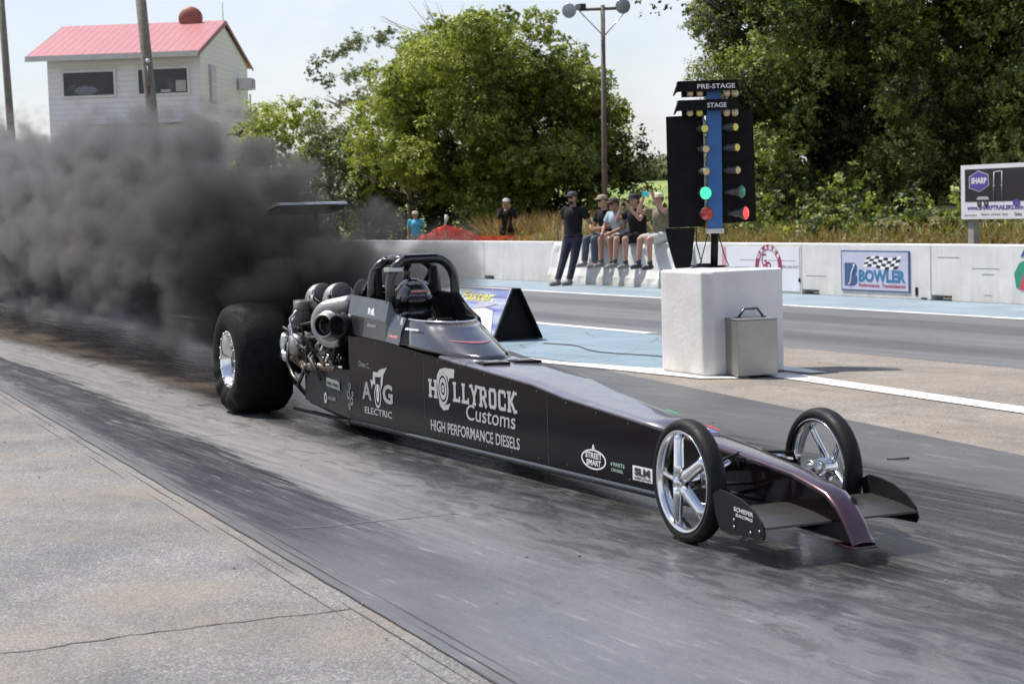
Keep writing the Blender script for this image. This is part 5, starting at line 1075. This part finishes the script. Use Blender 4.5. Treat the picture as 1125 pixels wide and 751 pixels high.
def net(pts, name):
    b = MB(); vs = []; n = 0; allp = []
    for (pa, pb) in zip(pts[:-1], pts[1:]):
        for k in range(8): f_ = k/8; allp.append((pa[0]+(pb[0]-pa[0])*f_, pa[1]+(pb[1]-pa[1])*f_+1.0*math.sin(f_*math.pi)*(.6 if abs(pb[0]-pa[0]) > 15 else 0), pa[2]+(pb[2]-pa[2])*f_))
    allp.append(pts[-1])
    for i, (px, y, d) in enumerate(allp):
        top = cloc(mpx(px, D+d, y), D+d, mz(px, y, D+d))
        for j in range(5): vs.append((top.x+.04*math.sin(i*1.3+j), top.y+.05*math.cos(i*.9+j*1.4), top.z*(1-j/4)-.05*(j/4)))
    n = len(allp); b.add(vs, [[i*5+j, i*5+j+1, i*5+6+j, i*5+5+j] for i in range(n-1) for j in range(4)], True); o = b.build(name, netm, t); so_ = o.modifiers.new('t', 'SOLIDIFY'); so_.thickness = .004; return o
net([(456, 262, .6), (474, 254, .3), (489, 246, 0), (505, 250, .2), (527, 259, .4), (560, 258.5, .6), (585, 259, .8), (604, 261, 1.0)], 'netting')
net([(489, 246, 0), (478, 258, -.8), (466, 266, -1.5)], 'netting')
b = MB(); q = cloc(mpx(489, D), D, -.06); b.tube([q, q+Vector((0, 0, 1.15)), cloc(mpx(490, D, 237), D, mz(490, 237, D))], .022, 8); b.build('post', pm('white_plastic_post', (.6, .6, .6), .5), t)
b = MB(); b.tube([cloc(mpx(489.5, D), D-.03, mz(489.5, 244, D)), cloc(mpx(490.5, D), D-.03, mz(490.5, 236, D))], .04, 10); b.build('post_cap', white_ink, t)
sand = MB(); q = cloc(mpx(612, 45), 45, -.1); sand.ball(q, 1.0, 28, 14, (1.9, 1.3, .78)); q2 = cloc(mpx(640, 45), 45, -.1); sand.ball(q2, 1.0, 24, 12, (1.3, 1.0, .72))
tag(sand.build('sand_pile', pm('pale_sand', (.46, .37, .27), .95, 0, .12, 3, .6, 14)), 'pale heap of sand behind the barrier left of the standing man', 'sand pile')
st = MB(); q = cloc(mpx(613, 42), 42, -.05); st.tube([q, cloc(mpx(611.5, 42, 248), 42, mz(611, 248, 42))], .025, 8); tag(st.build('wooden_stake', bark), 'thin wooden stake standing by the sand heap', 'stake')
# ------------------------------------------------------------------ people
def cap_(b, p, q, r0_, r1_, seg=14):
    p, q = Vector(p), Vector(q); b.ball(p, r0_, seg, 8); b.ball(q, r1_, seg, 8); b.tube([p, q], [r0_, r1_], seg)
def fuse(b, name, m, parent, vox=.012, smooth=4):
    o = b.build(name+'_tmp', None); md = o.modifiers.new('r', 'REMESH'); md.mode = 'VOXEL'; md.voxel_size = vox; s_ = o.modifiers.new('s', 'SMOOTH'); s_.iterations = smooth; s_.factor = .5
    me = bpy.data.meshes.new_from_object(o.evaluated_get(bpy.context.evaluated_depsgraph_get())); me.name = name
    bpy.data.objects.remove(o); me.materials.clear(); me.materials.append(m); me.polygons.foreach_set('use_smooth', [True]*len(me.polygons))
    q = bpy.data.objects.new(name, me); sc.collection.objects.link(q)
    if parent: q.parent = parent
    return q
skin = pm('skin', (.42, .235, .165), .55, 0, .08, 20, **{'Subsurface Weight': .05}); skin_b = pm('tanned_skin', (.36, .19, .13), .55, 0, .08, 20)
cloth_black = pm('black_cotton', (.014, .014, .016), .85, 0, .2, 12, .3, 40, **{'Specular IOR Level': .2}); denim = pm('grey_denim', (.075, .09, .12), .85, 0, .25, 14, .3, 60); khaki = pm('pale_khaki', (.42, .37, .31), .85, 0, .15, 14, .3, 50); pale_shorts = pm('off_white_shorts', (.52, .49, .46), .85, 0, .12, 14, .3, 50)
lightblue = pm('pale_blue_cotton', (.34, .42, .47), .85, 0, .12, 12, .3, 40); bright_blue = pm('bright_blue_cotton', (.06, .42, .62), .8, 0, .1, 10); camo = pm('mottled_olive_cloth', (.16, .14, .09), .85, 0, .6, 26, .3, 40)
shoe_d = pm('dark_shoe', (.03, .03, .032), .6); shoe_g = pm('grey_shoe', (.22, .21, .20), .6, 0, .3, 30); hair_m = pm('dark_hair', (.025, .018, .012), .6, 0, .3, 60, .5, 200); navy_trousers = pm('dark_blue_jeans', (.025, .028, .045), .85, 0, .3, 14, .3, 60)
def hand(b, wrist, d, palm_n, curl=.5, sc_=1.0):
    w_, d, n_ = Vector(wrist), Vector(d).normalized(), Vector(palm_n).normalized(); s = d.cross(n_).normalized()
    b.tube([w_-d*.01, w_+d*.04, w_+d*.085], [.026, .032, .030], 10)
    for i, L in enumerate((.066, .075, .070, .054)):
        p = w_+d*.08+s*(.028-.0185*i); m1 = p+(d+n_*curl*.5).normalized()*L*.55; m2 = m1+(d*.6+n_*curl*1.4).normalized()*L*.5; b.tube([p-d*.02, m1, m2], [.0105, .0095, .0075], 8)
    p = w_+d*.02+s*.026; b.tube([p, p+(d*.5+s*.6+n_*.2)*.045, p+(d*.95+s*.55+n_*.5)*.065], [.013, .011, .009], 8)
def person(label, loc, rz, J, top, bottoms, shoes, sleeves='short', legs='long', cap=None, beard=False, sk=skin, face=(0, -1, 0), hair=True, girth=1., glasses=False, group=None):
    """J: joints; y is behind the person, -y the way they face"""
    t = thing('person', label, 'person', loc, rz, group); V_ = {k: Vector(v) for k, v in J.items()}
    P, Ch, Nk, Hd = V_['pelvis'], V_['chest'], V_['neck'], V_['head']; g = girth
    f_ = Vector(face).normalized(); side = f_.cross(Vector((0, 0, 1))).normalized(); upv = side.cross(f_).normalized()
    b = MB()
    b.tube([P, P.lerp(Ch, .5), Ch, Nk-(Nk-Ch)*.25], [.135*g, .125*g, .15*g, .10*g], 16); b.ball(P, .135*g); b.ball(Ch, .15*g)
    cap_(b, Nk-(Nk-Ch)*.2, Hd, .058, .055)
    b.ball(Hd+Vector((0, 0, .03)), .092, 20, 14, (.86, 1.02, 1.15)); b.ball(Hd+f_*.022+Vector((0, 0, -.035)), .066, 16, 10, (.95, 1., 1.0))
    b.tube([Hd+f_*.085+Vector((0, 0, .025)), Hd+f_*.112+Vector((0, 0, -.012))], [.010, .016], 8)
    for s in (-1, 1): b.ball(Hd+side*.085*s*.95+Vector((0, 0, .01)), .026, 10, 8, (.5, .8, 1.2))
    for s in 'LR':
        sh, el, wr = V_['sh'+s], V_['el'+s], V_['wr'+s]; cap_(b, Ch.lerp(sh, .45), sh, .085, .062); cap_(b, sh, el, .056, .040); cap_(b, el, wr, .041, .027)
        hd_ = (wr-el).normalized(); hand(b, wr, V_.get('hd'+s, hd_), V_.get('hn'+s, Vector((0, -1, 0))), .6)
        hp, kn, an = V_['hp'+s], V_['kn'+s], V_['an'+s]; cap_(b, hp, kn, .088*g, .060); cap_(b, kn, an, .058, .038); ft = V_.get('ft'+s, an+Vector((0, -.15, -.05))); cap_(b, an+Vector((0, 0, -.03)), ft, .036, .028)
    fuse(b, 'body', sk, t)
    # clothes: shells round the same limbs
    c = MB(); e_ = .016
    c.tube([P+(Ch-P)*-.15, P.lerp(Ch, .5), Ch, Nk-(Nk-Ch)*.22], [(.150)*g, (.148)*g, (.168)*g, .088], 18)
    c.ball(Ch, .167*g); c.ball(P+(Ch-P)*.1, .152*g)
    for s in 'LR':
        sh, el, wr = V_['sh'+s], V_['el'+s], V_['wr'+s]; cap_(c, Ch.lerp(sh, .45), sh, .095, .078); k = .62 if sleeves == 'short' else 1.; q = sh.lerp(el, k)
        c.tube([sh, q], [.078, .068 if sleeves == 'short' else .055], 16)
        if sleeves == 'long': cap_(c, el, el.lerp(wr, .92), .052, .038)
    fuse(c, 'shirt', top, t, .014, 3)
    c = MB(); cap_(c, P, P+Vector((0, 0, .02)), .152*g, .15*g)
    for s in 'LR':
        hp, kn, an = V_['hp'+s], V_['kn'+s], V_['an'+s]; cap_(c, P.lerp(hp, .5), hp, .12*g, .105*g)
        if legs == 'long': cap_(c, hp, kn, .102*g, .078); c.ball(kn, .078); c.tube([kn, an+Vector((0, 0, .02))], [.077, .062], 16)
        else: c.tube([hp, hp.lerp(kn, .92)], [.103*g, .088], 16)
    fuse(c, 'trousers' if legs == 'long' else 'shorts', bottoms, t, .014, 3)
    for s in 'LR':
        an = V_['an'+s]; ft = V_.get('ft'+s, an+Vector((0, -.15, -.05))); d = (ft-an); c = MB(); cap_(c, an+Vector((0, .035, -.045)), ft+d*.12, .046, .040); cap_(c, an+Vector((0, .01, -.03)), an+Vector((0, .0, .03)), .048, .046)
        fuse(c, 'shoe', shoes, t, .012, 2)
        if legs == 'short': c = MB(); c.tube([an+Vector((0, 0, .0)), an+(V_['kn'+s]-an)*.16], [.047, .046], 14); c.build('sock', V_.get('x') or shoe_d, t)
    if hair:
        c = MB(); c.ball(Hd+Vector((0, 0, .045))-f_*.018, .098, 20, 14, (.90, 1.02, 1.02)); vs = [(v, i) for i, v in enumerate(c.v)]; c.v = [tuple(Vector(v)+(Vector((0, 0, 1))*max(0, (Hd.z-.02)-v[2]) if (Vector(v)-Hd).dot(f_) < .03 else Vector((0, 0, 1))*max(0, (Hd.z+.075)-v[2]))) for v in c.v]; c.build('hair', hair_m, t)
    if beard: c = MB(); c.ball(Hd+f_*.045+Vector((0, 0, -.062)), .056, 16, 10, (1.0, .9, .85)); c.build('beard', hair_m, t)
    if cap:
        c = MB(); C0 = Hd+Vector((0, 0, .062)); c.lathe([(.104, 0), (.103, .025), (.088, .062), (.05, .083), (.001, .088)], C0, upv, 24)
        pts = [C0+f_*(.09+.075*math.cos(a_))+side*.085*math.sin(a_)-upv*(.012*math.cos(a_)-.006) for a_ in [R(x) for x in range(-90, 91, 15)]]
        n = len(pts); c.add([p for p in pts]+[p+upv*.008 for p in pts], [list(range(n))[::-1], [n+i for i in range(n)]]+[[i, i+1, n+i+1, n+i] for i in range(n-1)]); c.build('cap', cap, t)
    if glasses: c = MB(); [c.ball(Hd+f_*.088+side*.032*s+Vector((0, 0, .028)), .026, 12, 8, (1., .7, .75)) for s in (-1, 1)]; c.tube([Hd+f_*.092-side*.07+Vector((0, 0, .032)), Hd+f_*.1+Vector((0, 0, .034)), Hd+f_*.092+side*.07+Vector((0, 0, .032))], .006, 6); c.build('sunglasses', matt_black, t)
    else:
        c = MB()
        for s in (-1, 1): c.ball(Hd+f_*.086+side*.030*s+Vector((0, 0, .030)), .009, 8, 6)
        c.build('eyes', hair_m, t)
    return t
def seated(kn=.0, spread=.11, feet=-.0, lean=0.):
    return dict(pelvis=(0, .10, .92), chest=(0, .10-lean, 1.25), neck=(0, .08-lean*1.3, 1.42), head=(0, .045-lean*1.6, 1.54),
        shL=(-.185, .09-lean, 1.34), shR=(.185, .09-lean, 1.34), elL=(-.25, -.0-lean, 1.08), elR=(.25, -.0-lean, 1.08), wrL=(-.16, -.22, 1.00), wrR=(.16, -.22, 1.00),
        hpL=(-.09, .06, .90), hpR=(.09, .06, .90), knL=(-spread, -.36, .86+kn), knR=(spread, -.36, .86+kn), anL=(-spread-.02+feet, -.40, .44), anR=(spread-.02+feet, -.34, .42))
GP = 'spectators along the far barrier'
# standing man leaning back on the barrier
J = dict(pelvis=(0, 0, .93), chest=(-.01, .04, 1.30), neck=(-.01, .04, 1.49), head=(0, .01, 1.62), shL=(-.21, .05, 1.42), shR=(.21, .05, 1.42), elL=(-.29, .10, 1.14), elR=(.33, .12, 1.14), wrL=(-.24, .02, .92), wrR=(.40, .15, .90), hpL=(-.10, 0, .90), hpR=(.10, 0, .90), knL=(-.12, -.16, .50), knR=(.09, -.10, .50), anL=(-.11, -.36, .095), anR=(.06, -.22, .095), ftL=(-.13, -.52, .045), ftR=(.05, -.38, .045))
person('bearded man in black shirt and dark jeans standing against the barrier', (-16.95, 11.88, 0), R(22), J, cloth_black, navy_trousers, shoe_g, cap=pm('grey_black_cap', (.05, .05, .055), .8), beard=True, glasses=True, girth=1.12, sk=skin_b, group=GP)
J = seated(lean=.05); J.update(wrL=(-.05, -.28, 1.04), wrR=(.10, -.27, 1.05), elR=(.27, -.03, 1.10))
p = person('man in tan cap, black shirt and grey jeans sitting on the barrier', (-16.36, WY+.02, 0), R(12), J, cloth_black, denim, shoe_g, cap=pm('tan_cap', (.30, .24, .17), .8), glasses=True, group=GP)
b = MB(); b.tube([(-.02, -.31, .99), (-.02, -.31, 1.13)], .034, 14); b.build('drink_bottle', pm('orange_drink', (.55, .30, .12), .3), p)
J = seated(lean=.10, feet=.05); J.update(head=(.02, -.13, 1.475), neck=(0, -.06, 1.37), chest=(0, .0, 1.22), shL=(-.18, -.01, 1.30), shR=(.18, -.01, 1.30), wrL=(-.12, -.30, .98), wrR=(.10, -.30, .98))
person('spectator in pale blue shirt and khaki shorts hunched forward on the barrier', (-15.86, WY+.02, 0), R(18), J, lightblue, khaki, shoe_g, legs='short', cap=pm('dark_cap', (.04, .035, .03), .8), glasses=True, sk=skin_b, group=GP)
J = seated(lean=.03); J.update(elR=(.30, -.16, 1.22), wrR=(.14, -.27, 1.42), hdR=(-.3, -.2, .8), elL=(-.26, -.20, 1.20), wrL=(-.06, -.28, 1.40), hdL=(.3, -.2, .8))
p = person('man in black shirt and cap holding a camera to his face', (-15.27, WY+.02, 0), R(14), J, cloth_black, cloth_black, shoe_g, legs='short', cap=pm('black_cap', (.015, .015, .017), .8), girth=1.08, group=GP)
J = seated(lean=.02); J.update(elR=(.30, -.20, 1.36), wrR=(.13, -.26, 1.60), hdR=(-.1, -.1, 1), elL=(-.28, -.20, 1.36), wrL=(-.10, -.26, 1.60), hdL=(.1, -.1, 1))
p = person('spectator in mottled shirt and white shorts raising a blue phone', (-14.46, WY+.02, 0), R(16), J, camo, pale_shorts, shoe_d, legs='short', cap=pm('cream_hat', (.62, .58, .40), .8), group=GP)
b = MB(); b.box((.01, -.33, 1.665), (.16, .012, .08)); b.build('phone', pm('cyan_phone_case', (.05, .45, .55), .35), p, .004)
cm = thing('camera', 'small black camera held up by the man in black cap', 'camera', (-15.27, WY+.02, 0), R(14)); b = MB(); b.box((.03, -.24, 1.50), (.12, .05, .08)); b.build('camera_body', matt_black, cm, .006); b = MB(); b.lathe([(.001, 0), (.032, 0), (.032, .06), (.001, .06)], (.03, -.26, 1.50), (0, -1, 0), 18); b.build('camera_lens', matt_black, cm)
# two bystanders behind the barrier
def standing(hs=1., raise_=False):
    J = dict(pelvis=(0, 0, .93), chest=(0, 0, 1.28), neck=(0, 0, 1.47), head=(0, -.02, 1.60), shL=(-.19, 0, 1.40), shR=(.19, 0, 1.40), elL=(-.26, .02, 1.12), elR=(.26, .02, 1.12), wrL=(-.25, -.05, .86), wrR=(.25, -.05, .86), hpL=(-.10, 0, .90), hpR=(.10, 0, .90), knL=(-.11, -.02, .50), knR=(.11, -.02, .50), anL=(-.11, 0, .09), anR=(.11, 0, .09))
    if raise_: J.update(elL=(-.24, -.16, 1.22), elR=(.24, -.16, 1.22), wrL=(-.08, -.20, 1.48), wrR=(.08, -.20, 1.48), hdL=(.2, -.1, 1), hdR=(-.2, -.1, 1))
    return {k: tuple(c_*hs for c_ in v) for k, v in J.items()}
q = cloc(mpx(457, 55, 250), 55, -.05); person('boy in bright blue shirt and pale cap standing by the red netting', (q.x, q.y, -.05), CZ, standing(.86), bright_blue, khaki, shoe_d, cap=pm('sand_cap', (.5, .42, .3), .8))
q = cloc(mpx(557, 50, 250), 50, -.05); person('person in black clothes with hands up to the face behind the netting', (q.x, q.y, .0), CZ, standing(1.0, True), cloth_black, cloth_black, shoe_d, sleeves='long', cap=pm('light_cap', (.5, .5, .45), .8))
# ------------------------------------------------------------------ driver
suit = pm('black_race_suit', (.014, .014, .015), .7, 0, .2, 14, .3, 50)
dv = thing('person', 'driver in black racing suit and full helmet strapped inside the roll cage', 'person', (.17*math.cos(YAW), -.17*math.sin(YAW), 0), -YAW)
b = MB(); b.tube([(1.95, 0, .56), (1.92, 0, .67), (1.90, 0, .77), (1.98, 0, .86)], [.16, .17, .13, .07], 18); b.ball((1.88, 0, .75), .15, 16, 10, (.8, 1.25, .7))
for s in (-1, 1): cap_(b, (1.90, s*.15, .75), (2.15, s*.19, .66), .062, .05); cap_(b, (2.15, s*.19, .66), (2.50, s*.12, .74), .048, .036); hand(b, (2.52, s*.11, .75), (1, -s*.2, .2), (0, -s, 0), .9); cap_(b, (2.0, s*.10, .58), (2.7, s*.12, .62), .08, .06)
fuse(b, 'body', suit, dv, .014)
HC = Vector((2.04, 0, .915))
b = MB(); b.ball(HC, .138, 32, 20, (1.08, .92, 1.0)); b.tube([HC+Vector((.03, 0, -.10)), HC+Vector((.045, 0, -.14))], [.115, .10], 24)
for v_i, v in enumerate(b.v): pass
hl = b.build('helmet', pm('grey_black_helmet', (.028, .029, .031), .18, 0, .9, 9, coat=1), dv)
b = MB(); ar = [(HC+Vector((.150*math.cos(a_), .131*math.sin(a_), h_))) for h_ in (-.045, -.01, .025) for a_ in [R(x) for x in range(-62, 63, 8)]]; n = 16
b.add(ar, [[j*n+i, j*n+i+1, (j+1)*n+i+1, (j+1)*n+i] for j in range(2) for i in range(n-1)], True); o = b.build('visor', pm('dark_visor', (.01, .01, .012), .06), hl); so_ = o.modifiers.new('t', 'SOLIDIFY'); so_.thickness = .004
b = MB(); ar = [(HC+Vector(((.136+.02*(h_ < .07))*math.cos(a_), .122*math.sin(a_), h_))) for h_ in (.048, .066) for a_ in [R(x) for x in range(-30, 31, 10)]]; n = 7
b.add(ar, [[i, i+1, n+i+1, n+i] for i in range(n-1)], True); o = b.build('visor_strip', pm('pale_red_strip', (.62, .28, .25), .4), hl); so_ = o.modifiers.new('t', 'SOLIDIFY'); so_.thickness = .004
for k in range(5):
    a_ = R(-70+k*35); b = MB(); b.prism([(0, 0), (.035, .012), (.05, .045), (.02, .07), (-.02, .04)], lambda a, c_, t, a_=a_: HC+Vector((math.cos(a_)*math.cos(.75+c_*4), math.sin(a_)*.88*math.cos(.75+c_*4), math.sin(.75+c_*4)))*(.142+t)+Vector((-math.sin(a_), math.cos(a_), 0))*a, 0, .003); b.build('helmet_graphic', grey_plate_ if False else pm('helmet_grey', (.40, .41, .42), .3, coat=.6), hl)
b = MB(); b.box((1.98, -.06, .86), (.10, .03, .06)); [b.tube([(1.90, s*.09, .86), (2.02, s*.07, .72), (2.06, s*.03, .60)], .014, 8) for s in (-1, 1)]; b.build('harness', pm('grey_belts', (.10, .10, .10), .7), dv)
# ------------------------------------------------------------------ diesel smoke: one soft billowing volume trailing behind the car
SPN = [(1.15, .85, 1.18, .36), (.6, .45, 1.08, .46), (0, .02, .99, .62), (-1.0, -.08, 1.12, .86), (-2.5, .3, 1.26, 1.0), (-5, .6, 1.35, 1.15), (-8, .9, 1.42, 1.32), (-12, 1.2, 1.38, 1.32), (-17, 1.4, 1.52, 1.50), (-24, 1.6, 2.0, 2.0), (-34, 1.8, 2.5, 2.6), (-46, 2., 3.0, 3.2)]
b = MB(); b.tube([(x, y, z) for x, y, z, r in SPN], [r*1.35 for x, y, z, r in SPN], 28)
b.v = [(x, y, max(z, .012)) for x, y, z in b.v]
sm = NG('dark_diesel_smoke'); co = sm.n('ShaderNodeTexCoord').outputs['Object']; sp = sm.n('ShaderNodeSeparateXYZ', {0: co})
XA, XB = -46., 1.8
fx = sm.math('DIVIDE', sm.math('SUBTRACT', sp.outputs[0], XA), XB-XA)
def curve(idx, mx_):
    nd = sm.n('ShaderNodeFloatCurve', {1: fx}); cv = nd.mapping.curves[0]
    pts = sorted(((p[0]-XA)/(XB-XA), p[idx]/mx_) for p in SPN)
    while len(cv.points) < len(pts): cv.points.new(.5, .5)
    for q, (a_, b_) in zip(cv.points, pts): q.location = (a_, b_)
    nd.mapping.use_clip = False; nd.mapping.update(); return sm.math('MULTIPLY', nd.outputs[0], mx_)
cyv, czv, crv = curve(1, 2.), curve(2, 5.), curve(3, 5.)
# billows: warp the coordinates, then cellular puffs
sc1 = sm.map(co, .8, 1, 1)
wn = sm.n('ShaderNodeTexNoise', {'Vector': sc1, 'Scale': 1.1, 'Detail': 3.0, 'Roughness': .5}).outputs['Color']
wv = sm.n('ShaderNodeVectorMath', {0: co, 1: sm.n('ShaderNodeVectorMath', {0: wn, 3: .55}, operation='SCALE').outputs[0]}, operation='ADD').outputs[0]
v1 = sm.n('ShaderNodeTexVoronoi', {'Vector': sm.map(wv, .62, 1, 1), 'Scale': 1.9}, feature='F1').outputs['Distance']
v2 = sm.n('ShaderNodeTexVoronoi', {'Vector': sm.map(wv, .62, 1, 1), 'Scale': 4.8}, feature='F1').outputs['Distance']
bill = sm.math('SUBTRACT', sm.math('MULTIPLY', sm.math('SUBTRACT', .45, v1), 1.0), sm.math('MULTIPLY', sm.math('SUBTRACT', v2, .42), .18))
fb = sm.noise(sm.map(co, .45, 1, 1), 4.5, 3, .65)
bill = sm.math('ADD', bill, sm.math('MULTIPLY', sm.math('SUBTRACT', fb, .5), 1.0))
dy = sm.math('DIVIDE', sm.math('SUBTRACT', sp.outputs[1], cyv), crv); dz = sm.math('DIVIDE', sm.math('SUBTRACT', sp.outputs[2], czv), crv)
dd = sm.math('SQRT', sm.math('ADD', sm.math('MULTIPLY', dy, dy), sm.math('MULTIPLY', dz, dz)))
inside = sm.math('ADD', sm.math('SUBTRACT', .92, dd), bill)
ends = sm.n('ShaderNodeMapRange', {'Value': sp.outputs[0], 'From Min': 1.6, 'From Max': .8}).outputs[0]
low = sm.n('ShaderNodeMapRange', {'Value': sp.outputs[2], 'From Min': .02, 'From Max': .55}, interpolation_type='SMOOTHSTEP').outputs[0]
den = sm.n('ShaderNodeMapRange', {'Value': inside, 'From Min': -.06, 'From Max': .58}, interpolation_type='SMOOTHSTEP').outputs[0]
thin = sm.n('ShaderNodeMapRange', {'Value': sp.outputs[0], 'From Min': -34., 'From Max': -2., 'To Min': .9, 'To Max': 6.0}).outputs[0]
den = sm.math('MULTIPLY', sm.math('MULTIPLY', den, thin), sm.math('MULTIPLY', ends, sm.math('ADD', sm.math('MULTIPLY', low, .85), .15)))
alb = sm.ramp(sm.math('MULTIPLY', fx, 1.0), [(.50, (.40, .395, .39)), (.84, (.29, .285, .28)), (.925, (.18, .176, .172)), (.950, (.045, .044, .043)), (.968, (.09, .088, .086)), (.992, (.32, .315, .31))])
pv = sm.n('ShaderNodeVolumePrincipled', {'Color': alb, 'Density': den, 'Anisotropy': .1, 'Absorption Color': (0, 0, 0, 1)})
sm.t.links.new(pv.outputs[0], sm.out.inputs['Volume'])
smoke = b.build('smoke', sm.m); smoke['kind'] = 'stuff'; tag(smoke, 'thick black diesel smoke billowing back from the dragster along the strip', 'smoke')
try: sm.m.cycles.volume_step_rate = 1.0
except Exception: pass
cy.volume_step_rate = 0.09; cy.volume_max_steps = 256
